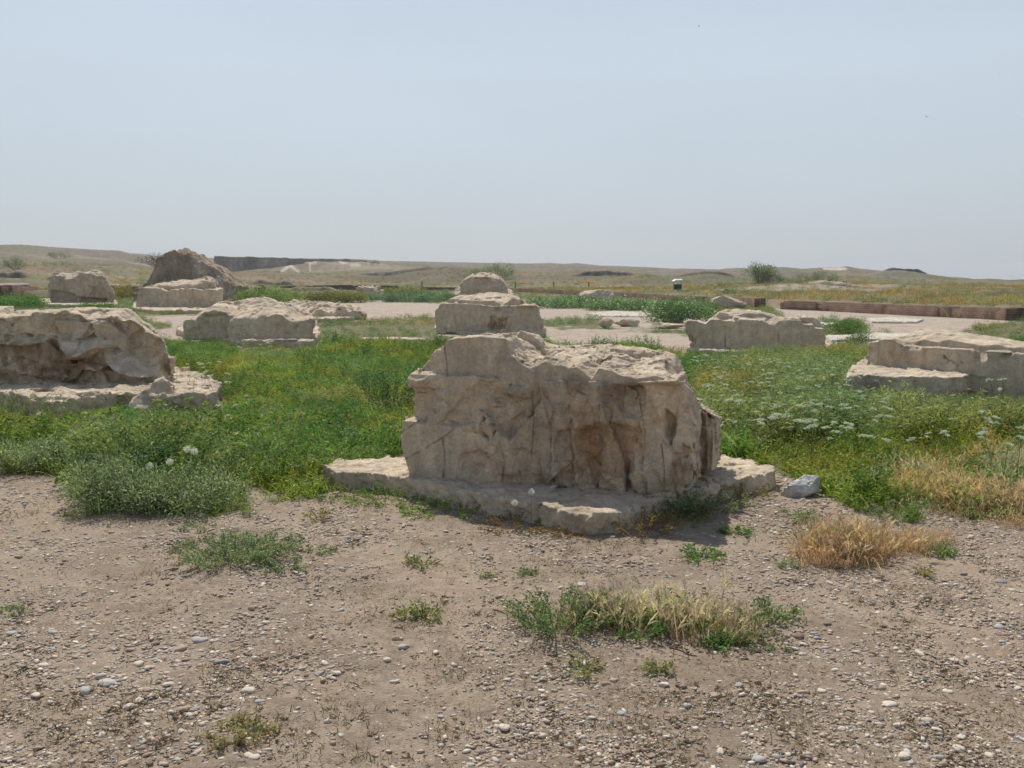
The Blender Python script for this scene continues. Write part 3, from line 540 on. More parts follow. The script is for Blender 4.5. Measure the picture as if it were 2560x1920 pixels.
def stone_far():
    fr = Frame((127, 757), (279, 757), z=.15)
    t = dict(v0=0, v1=2.6, poly=[(126, 762), (122, 735), (119, 716), (127, 690), (130, 660), (255, 660), (256, 684), (268, 702), (281, 722), (286, 738), (279, 756), (262, 762)],
        brk=[(120, 705), (128, 690), (150, 688), (165, 692), (172, 700), (190, 695), (198, 684), (215, 690), (240, 690), (256, 690), (285, 735)], crest=[(122, 700), (135, 684), (152, 680), (172, 686), (192, 678), (212, 683), (222, 676), (245, 675), (256, 681), (262, 695)], vc=1.0,
        relief=[dict(p=[(165, 690), (195, 685), (205, 720), (208, 745), (180, 735), (165, 712)], d=-.25, gu=.2, r=.3, soft=.06), dict(p=[(128, 725), (190, 735), (190, 758), (130, 758)], d=.25, r=.3, soft=.06), dict(p=[(205, 690), (285, 700), (285, 755), (215, 750)], d=.15, gu=.25, r=.2, soft=.06),
                dict(p=[(200, 743), (262, 748), (262, 762), (200, 762)], d=.4, r=.3, soft=.04)])
    build_stone('upright_boulder_block', fr, [t], .055, M_STONE_FAR, 'tall rounded broken boulder on a slab at far left, cleft down its middle', 'stone block', seed=61, rough=.09, facet_size=.45, grey=.9, base=C_STONE*.92, hull=[(115, 830), (126, 760), (121, 735), (118, 716), (126, 690), (136, 682), (150, 679), (172, 685), (190, 677), (212, 682), (222, 675), (245, 674), (256, 681), (264, 695), (272, 712), (284, 728), (287, 742), (278, 756), (285, 830)],
        stains_and_shade=[st([(230, 715), (283, 725), (278, 750), (235, 748)], (.28, .17, .07), .6, 6)])
    slab('stone_plinth', [(98, 760), (125, 768), (285, 772), (295, 764), (285, 752), (100, 752)], .16, .06, 'thin slab under the tall cleft boulder at far left', seed=62, rough=.05, fs=.4)
    fr = Frame((338, 768), (560, 770), z=.15)
    t1 = dict(v0=0, v1=3.0, poly=[(338, 775), (341, 740), (348, 722), (356, 717), (385, 719), (400, 722), (410, 727), (418, 729), (432, 723), (450, 721), (500, 723), (505, 727), (512, 722), (560, 723), (561, 775)])
    t2 = dict(v0=.4, v1=2.8, poly=[(370, 730), (372, 680), (535, 680), (545, 730)], brk=[(370, 716), (400, 713), (430, 716), (480, 716), (500, 706), (520, 703), (532, 705), (545, 718)], crest=[(372, 712), (385, 708), (400, 706), (425, 705), (435, 700), (462, 698), (475, 702), (495, 698), (515, 693), (526, 692), (535, 700), (545, 712)], vc=1.6, rm=.6)
    build_stone('sawn_stone_block', fr, [t1, t2], .05, M_STONE_FAR, 'long block with straight smooth front below the mud mound, rough stone heaped on top', 'stone block', seed=64, rough=.07, facet_size=.4, hull=[(330, 830), (337, 768), (341, 738), (348, 720), (372, 716), (385, 708), (400, 705), (425, 704), (440, 699), (462, 697), (475, 701), (497, 696), (515, 692), (528, 691), (537, 700), (545, 714), (560, 721), (562, 830)])
    slab('stone_plinth', [(332, 776), (380, 784), (430, 786), (565, 782), (572, 774), (560, 764), (335, 764)], .16, .055, 'rough low slab under the long straight-fronted block below the mud mound', seed=65, rough=.06, fs=.35)
    # boulder group in the middle distance
    fr = Frame((1133, 745), (1282, 745), z=0)
    t = dict(v0=0, v1=3.5, poly=[(1130, 748), (1133, 733), (1140, 700), (1275, 700), (1284, 735), (1284, 748)], brk=[(1130, 738), (1150, 732), (1190, 728), (1240, 731), (1284, 736)], crest=[(1133, 722), (1150, 717), (1200, 716), (1260, 719), (1280, 726)], vc=2.4, rm=.9)
    build_stone('flat_broken_stone', fr, [t], .07, M_STONE_FAR, 'rugged flat rock under the rounded boulder, directly behind the rectangular stepped block', 'stone block', seed=71, rough=.13, facet_size=.5, hull=[(1125, 800), (1131, 730), (1136, 720), (1150, 716), (1200, 715), (1260, 718), (1280, 726), (1286, 740), (1290, 800)])
    fr = Frame((1150, 739), (1266, 739), z=.3)
    t = dict(v0=.6, v1=3.4, poly=[(1150, 742), (1150, 712), (1156, 702), (1165, 670), (1240, 670), (1252, 690), (1262, 706), (1268, 716), (1267, 742)], brk=[(1150, 708), (1165, 697), (1190, 692), (1225, 695), (1250, 698), (1268, 716)], crest=[(1152, 705), (1165, 695), (1180, 684), (1200, 681), (1222, 683), (1240, 686), (1255, 695), (1265, 708)], vc=2.0,
        relief=[dict(p=[(1185, 695), (1225, 695), (1220, 720), (1190, 715)], d=.2, gz=.5, r=.6, soft=.08)], rm=.3)
    build_stone('rounded_boulder', fr, [t], .07, M_STONE_FAR, 'rounded boulder set on the rugged flat rock, just right of the picture centre line of the horizon', 'boulder', seed=72, rough=.11, facet_size=.5, hull=[(1140, 800), (1150, 740), (1150, 708), (1160, 698), (1170, 689), (1184, 683), (1200, 680), (1222, 682), (1240, 685), (1254, 692), (1262, 703), (1268, 716), (1266, 800)])['label'] = 'rounded grey boulder sitting on the rugged flat rock behind the rectangular stepped block'
stone_A(); print('A', time.time()-T0)
stone_B(); stone_C(); print('BC', time.time()-T0)
stone_mid(); stone_far(); print('stones', time.time()-T0)

# ---- loose rocks
def ico(n=2):
    import bmesh
    bm = bmesh.new(); bmesh.ops.create_icosphere(bm, subdivisions=n, radius=1); V = np.array([v.co[:] for v in bm.verts]); Fc = np.array([[v.index for v in f.verts] for f in bm.faces]); bm.free(); return V, Fc
ICO5 = ico(5); ICO3 = ico(3); ICO2 = ico(2); ICO1 = ico(1)
def rock(name, x0, x1, yt, yb, label, seed=0, base=C_STONE, depth=.8, mat=None, cat='rock', cuts=14, rough=.1, group=None, stain=.2, ex=0.0):
    """rock whose outline spans photo pixels x0..x1, yt..yb; stands on the ground at yb"""
    r = np.random.RandomState(seed); gx, gy = G((x0+x1)/2, yb-ex); gx = float(gx); gy = float(gy)
    sc = gy/FPX; w = (x1-x0)*sc/2; h = max((yb-yt)*sc, .03)
    V = ICO5[0].copy(); V = np.sign(V)*np.abs(V)**.8
    for i in range(cuts):
        n = r.normal(size=3); n /= np.linalg.norm(n); c = r.uniform(.5, .85); d = V@n-c; V = V-np.maximum(d, 0)[:, None]*n
    V *= np.array([w, w*depth, h*.62]); V[:, 2] += h*.42
    s = max(w, h)
    q = V/s
    n = facet(q[:, 0]*3+seed, q[:, 1]*3, q[:, 2]*3)*.6+fbm(q[:, 0]*4, q[:, 1]*4, q[:, 2]*5+seed, 4)*.5
    V = V*(1+rough*n)[:, None]
    V[:, 0] *= w/np.abs(V[:, 0]).max(); V[:, 2] *= h/V[:, 2].max()
    V += np.array([gx, gy+w*depth*.9, 0])
    n1 = fbm(V[:, 0]/s*2, V[:, 1]/s*2, V[:, 2]/s*2+seed, 4)
    col = base*(1+.15*n1)[:, None]; o = np.clip(n1*1.3-.2, 0, 1)[:, None]*stain; col = col*(1-o)+C_ORANGE*o
    ob = mesh_from(name, V, ICO5[1], mat or M_STONE_FAR, col, smooth=True); recenter(ob); tag(ob, label, cat, group); return ob
rock('pale_rock', 1958, 2066, 1194, 1248, 'whitish grey angular rock lying alone right of the foreground plinth', 3, np.array([.56, .55, .53]), 0.7, M_STONE, cuts=11, rough=.13, stain=.05)
fr_ = Frame((330, 1030), (450, 1028), z=.0)
build_stone('slab_fragment', fr_, [dict(v0=0, v1=.75, rm=.5, poly=[(316, 1060), (318, 1010), (330, 990), (395, 935), (415, 935), (470, 1005), (470, 1060)], fn=lambda U, Z: (.75*np.maximum(0, Z-.02)+.05*facet(U*5, Z*5, 0*U+3), 0*U+.4))], .016, M_STONE,
    'wedge-shaped broken chunk leaning on the long left slab, behind the leafy bush', 'rock', seed=8, rough=.03, facet_size=.2, hull=[(312, 1080), (322, 1014), (336, 996), (370, 970), (393, 950), (408, 944), (422, 956), (441, 984), (464, 1006), (470, 1080)])
rock('small_stone', 84, 118, 1030, 1050, 'small rounded stone in the weeds below the long left slab', 9, C_STONE, mat=M_STONE)
rock('flat_rock', -60, 34, 766, 783, 'flat pale rock at the left picture edge behind the massive block', 10, C_STONE)
rock('leaning_rock', 1497, 1536, 795, 821, 'small grey rock tipped up on its edge beside the gravel path', 11, C_STONE*1.1, .5, cuts=20)
rock('flat_rock', 1534, 1618, 798, 817, 'jagged flat rock right of the tipped-up grey rock', 12, C_STONE, .4, rough=.2)
rock('flat_rock', 1622, 1722, 806, 822, 'low pale flat rock touching the left end of the sawn block with steps', 13, C_STONE*1.05, .4, rough=.15)
rock('half_buried_boulder', 1448, 1556, 724, 757, 'smooth pale boulder in front of the distant low brick wall, right of centre', 14, C_STONE*1.05, .6, cuts=8, cat='boulder')
rock('squat_boulder', 1780, 1872, 739, 772, 'squat grey-brown boulder against the short brick wall near the green bin', 15, C_STONE*.85, .5, cuts=8, cat='boulder')
rock('heaped_rock', 884, 972, 713, 750, 'heap-like jagged rock among shrubs left of the distant rounded boulder', 16, C_STONE, .6, rough=.3, cat='boulder')
rock('distant_rock', 896, 928, 696, 711, 'left one of two pale rocks on the distant brick wall line', 17, C_STONE*1.1, .6)
rock('distant_rock', 932, 968, 700, 713, 'right one of two pale rocks on the distant brick wall line', 18, C_STONE*1.1, .6)
rock('distant_rock', 1088, 1120, 707, 719, 'white pointed stone just left of the distant rounded boulder', 19, C_PALE, .6)
rock('distant_rock', 1350, 1378, 710, 720, 'pale stone alone in the dry field, between rounded boulder and smooth boulder', 20, C_PALE, .6)
rock('distant_rock', 1268, 1296, 712, 722, 'low pale stone touching the brick wall right of the rounded boulder', 21, C_STONE, .6)
rock('distant_rock', 620, 672, 694, 712, 'broken pale rocks at the foot of the mud mound', 22, C_PALE, .6, rough=.25)['label'] = 'broken pale rock lying at the right foot of the mud mound'
bpy.data.objects[-1] if False else None
slab('flat_slab', [(1470, 786), (1500, 792), (1620, 793), (1625, 786), (1540, 779)], .05, .04, 'thin pale slab lying flat in the gravel, behind the tipped-up grey rock', seed=80, rough=.03, base=C_PALE)
slab('flat_slab', [(2160, 800), (2180, 808), (2290, 809), (2310, 802), (2230, 796)], .06, .04, 'thin pale slab flat on the right gravel, in front of the long brick wall', seed=81, rough=.03, base=C_PALE)
slab('flat_slab', [(2050, 812), (2060, 818), (2095, 818), (2100, 812)], .08, .03, 'short pale slab half hidden by the round green bush at right', seed=82, rough=.03, base=C_PALE)
slab('flat_slab', [(2060, 845), (2080, 856), (2300, 850), (2320, 842), (2200, 836)], .06, .04, 'long flat pale slab in the gravel directly behind the ledged right block', seed=83, rough=.03, base=C_PALE)
slab('flat_slab', [(900, 848), (900, 852), (1060, 853), (1070, 850), (1000, 847)], .05, .03, 'narrow pale stone edge in the grass left of the largest block', seed=84, rough=.02, base=C_STONE)
slab('flat_slab', [(765, 796), (775, 806), (880, 802), (905, 795), (850, 790)], .12, .035, 'thin slab under the long low rugged stone', seed=85, rough=.04, base=C_STONE)
# ------------------------------------------------------------------ terrain
def ip(px, pts): P = np.asarray(pts, float); return np.interp(px, P[:, 0], P[:, 1])
SKY = [(-1500, 640), (-500, 622), (0, 622), (60, 621), (130, 624), (200, 627), (280, 631), (305, 631), (335, 639), (400, 644), (520, 648), (620, 646), (900, 649), (960, 653), (1050, 654), (1200, 657), (1330, 659), (1375, 658), (1410, 660), (1440, 658), (1500, 664), (1540, 665), (1600, 668), (1680, 672),
       (1780, 674), (1880, 674), (1900, 671), (1915, 667), (1940, 672), (2000, 673), (2060, 670), (2090, 671), (2108, 667), (2150, 673), (2250, 682), (2320, 688), (2400, 696), (2500, 705), (2520, 703), (2560, 703), (2700, 708), (4000, 715)]
RS = [(-1500, 330), (0, 300), (400, 380), (900, 420), (1500, 520), (2100, 380), (2560, 340), (4000, 340)]
WALL = [(-900, 742), (345, 745), (430, 735), (560, 725), (1000, 723), (1272, 728), (1448, 736), (1640, 745), (1886, 765), (1950, 770), (2560, 800), (3300, 838)]
RAISE = [(-900, .55), (345, .5), (560, .12), (1000, .12), (1272, .25), (1886, .42), (1950, .42), (2560, .45), (3300, .45)]
def terrain(x, y):
    x = np.asarray(x, float); y = np.asarray(y, float); r = np.hypot(x, y)
    yy = np.where(y > .3*np.abs(x)+.1, y, .3*np.abs(x)+.1)
    px = CX+FPX*x/yy; px = np.clip(px, -3000, 6000)
    z = .012*fbm(x*1.1, y*1.1, 0*x, 3)+.006*fbm(x*5, y*5, 0*x+4, 3)*(r < 25)
    z = z*sstep(.5, 2, r)
    fw = 3960/(ip(px, WALL)-690)
    d = y-fw
    z = z+ip(px, RAISE)*sstep(.35, 1.1, d)*(y > 0)
    Rs = ip(px, RS); Zs = EYE+(690-ip(px, SKY))/FPX*Rs
    far = sstep(60, 130, r)*(y > 0)
    t = np.clip((r-95)/(Rs-95), 0, 1)
    rise = Zs-ip(px, RAISE)
    z = z+np.where(y > 0, rise*(t**1.25), 0)
    z = z-np.where((y > 0) & (r > Rs), np.minimum((r-Rs)*.04, 14), 0)
    am = sstep(70, 170, r)*(1-.9*sstep(.75, 1.0, t))*(y > 0)
    z = z+am*(fbm(x*.022, y*.03, 0*x+2, 4)*1.25+.55*(1-np.abs(fbm(x*.06, y*.08, 0*x+6, 4)))-.4+sstep(170, 300, r)*1.2*fbm(x*.03, y*.012, 0*x+8, 4))
    # low mounds of the excavation, each at its own distance
    def mound(pc, R, w, dep, h): return h*np.exp(-((px-pc)*R/FPX/w)**2-((r-R)/dep)**2)
    m = mound(930, 185, 12, 14, 1.9)+mound(800, 190, 9, 10, 1.4)+mound(1130, 150, 7, 9, 1.5)+mound(1010, 160, 6, 8, 1.1)+mound(1500, 150, 13, 9, 1.2)+mound(1590, 130, 5, 7, .8)+mound(1390, 165, 9, 9, .9)
    m = m+mound(1780, 140, 6, 8, 1.0)+mound(2150, 95, 6, 6, .45)+mound(1990, 82, 6, 4, .55)+mound(2240, 190, 8, 9, 1.4)+mound(120, 150, 10, 10, 1.2)+mound(300, 190, 15, 12, 1.6)+mound(20, 110, 7, 7, .6)
    z = z+m*(1+.25*fbm(x*.15, y*.15, 0*x+3, 4))*(y > 0)
    # slab-height banks
    return z
def inp(px, py, P, s=10, n=0):
    return sstep(s, -s, poly_sdf(px, py, P)+n)
# photo-traced ground zones (pixel outlines of things lying on z=0, turned into world positions)
MEADOW = [(-900, 1165), (0, 1183), (120, 1192), (170, 1215), (260, 1282), (420, 1296), (560, 1285), (600, 1240), (640, 1215), (830, 1205), (1000, 1165), (1060, 1120), (1700, 1110), (1900, 1168), (1990, 1190), (2090, 1225), (2200, 1268), (2400, 1290), (2560, 1300), (3400, 1330),
          (3400, 900), (2560, 905), (2250, 905), (2110, 868), (2040, 880), (1740, 886), (1700, 880), (1560, 872), (1400, 866), (1340, 850), (1060, 838), (1040, 815), (800, 805), (790, 865), (560, 868), (430, 850), (400, 845), (330, 872), (-900, 872)]
MIDL = [(-900, 812), (0, 805), (350, 812), (400, 828), (430, 812), (330, 790), (560, 783), (575, 770), (570, 738), (-900, 738)]
PATHS = [[(330, 788), (560, 783), (640, 770), (700, 760), (915, 752), (1095, 755), (1400, 765), (1480, 772), (1720, 778), (1990, 775), (2400, 790), (3400, 850), (3400, 900), (2560, 890), (2300, 860), (2100, 852), (2000, 850), (1900, 868), (1720, 862), (1460, 868), (1360, 850), (1330, 815), (1090, 800), (930, 798), (780, 808), (800, 830), (790, 846), (470, 800), (400, 832)]]
PGRASS = [[(780, 805), (1000, 798), (1095, 790), (1095, 838), (800, 846)], [(1350, 802), (1500, 798), (1500, 822), (1720, 824), (1715, 838), (1600, 828), (1360, 818)], [(2050, 800), (2150, 800), (2170, 828), (2220, 832), (2100, 845), (2040, 840)],
          [(2400, 828), (2560, 800), (3400, 850), (3400, 900), (2560, 872), (2420, 845)], [(1390, 745), (1900, 760), (1960, 790), (1700, 790), (1600, 776), (1380, 762)], [(950, 735), (1100, 735), (1100, 758), (960, 752)]]
DRYZ = [(2200, 1240), (2260, 1190), (2400, 1150), (2560, 1130), (3400, 1090), (3400, 1310), (2560, 1320), (2350, 1330), (2200, 1300)]
TRACKS = [([(615, 672), (640, 668), (680, 661), (700, 652), (790, 655)], 4, 185), ([(705, 678), (722, 665), (735, 655), (760, 652)], 5, 185), ([(745, 678), (728, 666)], 5, 185), ([(775, 655), (776, 678)], 2, 185), ([(850, 655), (900, 665)], 4, 185), ([(2060, 671), (2115, 673)], 5, 330)]
def ground_zones(x, y):
    r = np.hypot(x, y); px, py = proj(x, y, 0*x); py = np.where(y > .5, py, 6000); px = np.where(y > .5, px, CX)
    k = np.clip((py-690)/400, .05, 3)
    n = fbm(x*.9, y*.9, 0*x+1, 4); n2 = fbm(x*3.5, y*3.5, 0*x+5, 4)
    wob = (n*34+n2*22)*k
    g = inp(px, py, MEADOW, 12*k.mean() if False else 10, wob)
    g = np.maximum(g, inp(px, py, MIDL, 5, wob*.6))
    p = 0*g
    for P in PATHS: p = np.maximum(p, inp(px, py, P, 4, wob*.5))
    for P in PGRASS:
        q = inp(px, py, P, 4, wob*.6); g = np.maximum(g, q); p = p*(1-q)
    return px, py, r, n, n2, g, p
def lerp(a, b, w): return a*(1-w[..., None])+np.asarray(b)*w[..., None]
def build_ground():
    fine = np.arange(-43, 43, .085); a1 = np.arange(43, 180, 2.5); az = np.concatenate([-a1[::-1], fine, a1]); az = np.radians(az)
    r = [0.3, .6, 1.0, 1.5, 2.0, 2.4]
    while r[-1] < 12: r.append(r[-1]*1.0042)
    while r[-1] < 100: r.append(r[-1]*1.009)
    while r[-1] < 600: r.append(r[-1]*1.012)
    while r[-1] < 2600: r.append(r[-1]*1.12)
    r = np.array(r); na, nr = len(az), len(r)
    R, A = np.meshgrid(r, az, indexing='ij'); X = R*np.sin(A); Y = R*np.cos(A)
    px, py, rr, n, n2, g, p = ground_zones(X, Y)
    n3 = fbm(X*14, Y*14, 0*X+2, 3)
    Z = terrain(X, Y)
    nearm = sstep(16, 9, rr)
    Z = Z+nearm*(.0045*fbm(X*22, Y*22, 0*X, 3)+.004*n3+.006*n2)
    soil = np.array([.355, .28, .207]); soil2 = np.array([.215, .163, .117]); grav = np.array([.395, .325, .26])
    c = soil[None, None]*(1+.10*n+.08*n2)[..., None]
    dirt = np.clip(.26+n2*1.3+n*.9+.8*n3, 0, 1)*.66
    c = lerp(c, soil2, dirt)
    pale = np.clip(fbm(X*.7+9, Y*.7, 0*X, 3)*1.6-.5, 0, 1)*.45; c = lerp(c, (.42, .31, .225), pale)
    c = lerp(c, grav, sstep(20, 28, rr)*.6); c = c*(1-p[..., None])+(grav*(1+.10*n+.16*n2+.12*n3)[..., None])*p[..., None]; c = lerp(c, (.24, .19, .13), p*np.clip(n2*1.6+n-.35, 0, 1)*.7)
    gc = np.array([.10, .11, .045]); gy = lerp(gc+0*c, (.17, .155, .08), np.clip(n2+.3, 0, 1)); c = c*(1-g[..., None]*.93)+gy*g[..., None]*.93
    # far steppe
    pxf = np.clip(CX+FPX*X/np.maximum(Y, .3*np.abs(X)+.1), -3000, 6000)
    fw = 3960/(ip(pxf, WALL)-690); beh = sstep(-1, 2, Y-fw)*sstep(28, 34, rr); beh = np.maximum(beh, sstep(60, 75, rr)*(1-p)*(1-g)*(Y > 0))
    f1 = fbm(X*.05, Y*.09, 0*X+7, 5); f2 = fbm(X*.3, Y*.5, 0*X+3, 4); f3 = fbm(X*1.4, Y*1.4, 0*X+3, 3)
    dry = np.array([.235, .185, .115]); green = np.array([.125, .15, .06]); brown = np.array([.215, .175, .13]); bank = np.array([.13, .105, .08]); palef = np.array([.38, .31, .25])
    fc = dry+0*c
    fc = lerp(fc, green, np.clip(.52+1.5*f1+.5*f2, 0, 1)*.85)
    fc = lerp(fc, (.29, .195, .115), np.clip(f2*1.3-.1-f1, 0, 1)*.7)
    fc = lerp(fc, palef, np.clip(f3*.6+f2*1.2-.95, 0, 1)*.8)
    hb = sstep(120, 230, rr)
    hill = brown+0*c; hill = lerp(hill, (.175, .185, .085), np.clip(f1*1.9+.22+.5*f2, 0, 1)*.8); hill = lerp(hill, (.30, .25, .195), np.clip(fbm(X*.03+5, Y*.07, 0*X, 4)*1.8-.3, 0, 1)*.7); hill = lerp(hill, (.13, .105, .08), np.clip(fbm(X*.06+5, Y*.16, 0*X+3, 4)*2.2-.45, 0, 1)*.7)
    hill = hill*(.84+.2*f2+.12*f3)[..., None]
    fc = lerp(fc, hill, hb) if False else fc*(1-hb[..., None])+hill*hb[..., None]
    fc = fc*(1+.16*f3)[..., None]
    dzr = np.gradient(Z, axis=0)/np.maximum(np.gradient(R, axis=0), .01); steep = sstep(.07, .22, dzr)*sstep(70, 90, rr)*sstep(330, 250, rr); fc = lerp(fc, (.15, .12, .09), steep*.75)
    fc = fc*.86
    for (pc, R0, w, dep, col, a) in [(1530, 141, 13, 4, bank, .85), (1790, 133, 5, 3.5, bank, .8), (2230, 182, 6, 3, (.12, .12, .11), .9), (1010, 153, 6, 3, bank*1.2, .7), (1120, 143, 5, 3, bank, .7), (60, 104, 8, 2.5, bank*1.1, .8), (60, 140, 9, 4, (.22, .17, .12), .6), (1990, 79, 8, 3.5, palef, .85), (1700, 88, 5, 2.5, palef, .7), (2150, 92, 5, 3, palef, .6), (330, 230, 18, 25, (.30, .245, .185), .8), (930, 180, 14, 10, (.30, .245, .19), .8), (190, 130, 8, 6, (.33, .27, .2), .7), (1150, 128, 9, 2, palef*.95, .6), (1700, 118, 9, 1.8, palef*.95, .6), (1420, 121, 10, 1.6, palef*.95, .6)]:
        wv = np.exp(-(np.abs((pxf-pc)*R0/FPX/w))**3-np.abs((rr-R0)/dep)**3)*a*np.clip(.8+.7*f3+.3*f2, 0, 1)*(Y > 0)
        fc = fc*(1-wv[..., None])+np.asarray(col)*wv[..., None]
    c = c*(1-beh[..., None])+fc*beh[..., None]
    # worn tracks: pale bare earth
    qx, qy = proj(X, Y, Z)
    for pts, wd, R0 in TRACKS:
        d = np.full(X.shape, 99.)
        m = (np.abs(rr-R0) < 45) & (Y > 0); q = np.array(pts, float)
        for i in range(len(q)-1):
            e = q[i+1]-q[i]; t = np.clip(((qx-q[i, 0])*e[0]+(qy-q[i, 1])*e[1])/(e@e), 0, 1); d = np.minimum(d, np.hypot(qx-q[i, 0]-e[0]*t, qy-q[i, 1]-e[1]*t))
        wv = sstep(wd, wd*.4, d)*m*.8; c = c*(1-wv[..., None])+np.array([.50, .43, .35])*wv[..., None]
    i = np.arange(nr-1)[:, None]*na+np.arange(na-1)[None]
    Q = np.stack([i, i+1, i+1+na, i+na], -1).reshape(-1, 4)[:, ::-1]
    V = np.stack([X, Y, Z], -1).reshape(-1, 3)
    last = (np.arange(nr-1)*na); Q2 = np.stack([last+na-1, last, last+na, last+2*na-1], 1)[:, ::-1]; Q = np.concatenate([Q, Q2])
    V = np.concatenate([V, [[0, 0, 0]]]); k = len(V)-1
    # centre cap as thin quads
    a = np.arange(0, na-1); cap = np.stack([np.full(len(a), k), a+1, a, a], 1)
    C = np.concatenate([c.reshape(-1, 3), [[.3, .24, .18]]])
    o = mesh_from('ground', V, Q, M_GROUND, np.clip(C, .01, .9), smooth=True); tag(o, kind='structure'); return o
build_ground(); print('ground', time.time()-T0)

# ------------------------------------------------------------------ brick walls
def brick_wall(base, top, th, label, seed=0, name='brick_wall'):
    """base/top: px polylines of the front face; straight wall pieces, top slightly worn"""
    r = np.random.RandomState(seed); P = []
    base = np.array(base, float); xs = np.linspace(base[0, 0], base[-1, 0], 110)
    by = ip(xs, base); ty = ip(xs, top); gx, gy = G(xs, by); tz = EYE+ (gy)*(-( (ty-HY)/FPX) )
    dx = np.gradient(gx); dy = np.gradient(gy); L = np.hypot(dx, dy); nx, ny = -dy/L, dx/L
    s = np.sign(nx*0+ny*1); s[s == 0] = 1; nx *= s; ny *= s
    u = np.concatenate([[0], np.cumsum(np.hypot(np.diff(gx), np.diff(gy)))])
    tz = tz-np.round(np.clip(fbm(xs*.03+seed, xs*0, xs*0, 3)*2.2, 0, 1.6))*.085-r.uniform(0, .02, len(tz))
    V = []; UV = []
    for i in range(len(xs)):
        for (a, b, z) in ((0, 0, -.3), (0, 0, tz[i]), (th, 0, tz[i]+.01), (th, 0, -.3)):
            V.append((gx[i]+nx[i]*a, gy[i]+ny[i]*a, z))
    Fc = []; uvs = []
    def add(q, uv): Fc.append(q); uvs.extend(uv)
    for i in range(len(xs)-1):
        o = i*4; p = o+4
        for k in range(3):
            zz = [-.3, tz[i], tz[i]+th, tz[i]+th+.5]
            add((o+k, p+k, p+k+1, o+k+1), [(u[i], zz[k]), (u[i+1], zz[k]), (u[i+1], zz[k+1]), (u[i], zz[k+1])])
    add((0, 1, 2, 3), [(0, -.3), (0, tz[0]), (th, tz[0]), (th, -.3)]); e = (len(xs)-1)*4
    add((e+3, e+2, e+1, e), [(th, -.3), (th, tz[-1]), (0, tz[-1]), (0, -.3)])
    o = mesh_from(name, np.array(V), np.array(Fc), M_BRICK); uvl = o.data.uv_layers.new(name='UVMap'); uvl.data.foreach_set('uv', np.array(uvs, F32).ravel())
    recenter(o); tag(o, label, 'wall'); return o
brick_wall([(1950, 773), (2070, 778), (2270, 789), (2440, 797), (2516, 802)], [(1950, 751), (2070, 755), (2300, 764), (2516, 770)], .6, 'long low brick wall crossing the right side behind the gravel')
brick_wall([(2516, 800), (2620, 800), (2900, 800)], [(2516, 769), (2620, 768), (2900, 764)], .6, 'end stretch of low brick wall turning off at the right picture edge', 3)
brick_wall([(1755, 755), (1886, 768)], [(1755, 741), (1886, 745)], .6, 'short brick wall stub with the squat boulder in front of it', 4)
brick_wall([(1272, 731), (1448, 738), (1640, 749), (1755, 756)], [(1272, 720), (1448, 726), (1640, 735), (1755, 741)], .5, 'distant low brick wall right of centre, running behind the smooth pale boulder', 5)
brick_wall([(1050, 726), (1148, 728)], [(1050, 717), (1148, 718)], .5, 'low dark brick wall just left of the distant rounded boulder', 6)
brick_wall([(700, 727), (860, 728), (995, 728)], [(700, 715), (860, 712), (995, 714)], .5, 'low dark brick wall behind the shrubs left of centre', 7)
brick_wall([(570, 728), (660, 728)], [(570, 715), (660, 713)], .5, 'short dark brick wall stub right of the mud mound', 8)
brick_wall([(-400, 748), (0, 746), (72, 742)], [(-400, 712), (0, 714), (72, 717)], .8, 'red brick wall end at the far left picture edge', 9)
brick_wall([(240, 745), (345, 747)], [(240, 719), (345, 717)], .8, 'dark brick wall between the tall cleft boulder and the long smooth block', 10)
brick_wall([(2380, 770), (2560, 774), (2800, 780)], [(2380, 757), (2560, 755), (2800, 756)], .5, 'further low brick wall at right, behind the long one, half buried in dry grass', 11)
# mud caps on the two left walls
def bankstone(name, plan_px, z0, z1, label, seed, cat='earth bank', rough=.12, vox=.09, base=np.array([.36, .285, .22])):
    o = slab(name, plan_px, z1, vox, label, seed=seed, rough=rough, mat=M_EARTH, z0=z0, cat=cat, fs=.6, base=base, grey=.1); return o
bankstone('earth_bank', [(-300, 744), (76, 742), (72, 738), (-300, 737)], .3, .98, 'pale earth heaped on top of the red brick wall at far left', 90)
bankstone('earth_bank', [(238, 744), (350, 746), (350, 741), (238, 740)], .3, .95, 'pale earth heaped on the dark brick wall beside the long smooth block', 91)

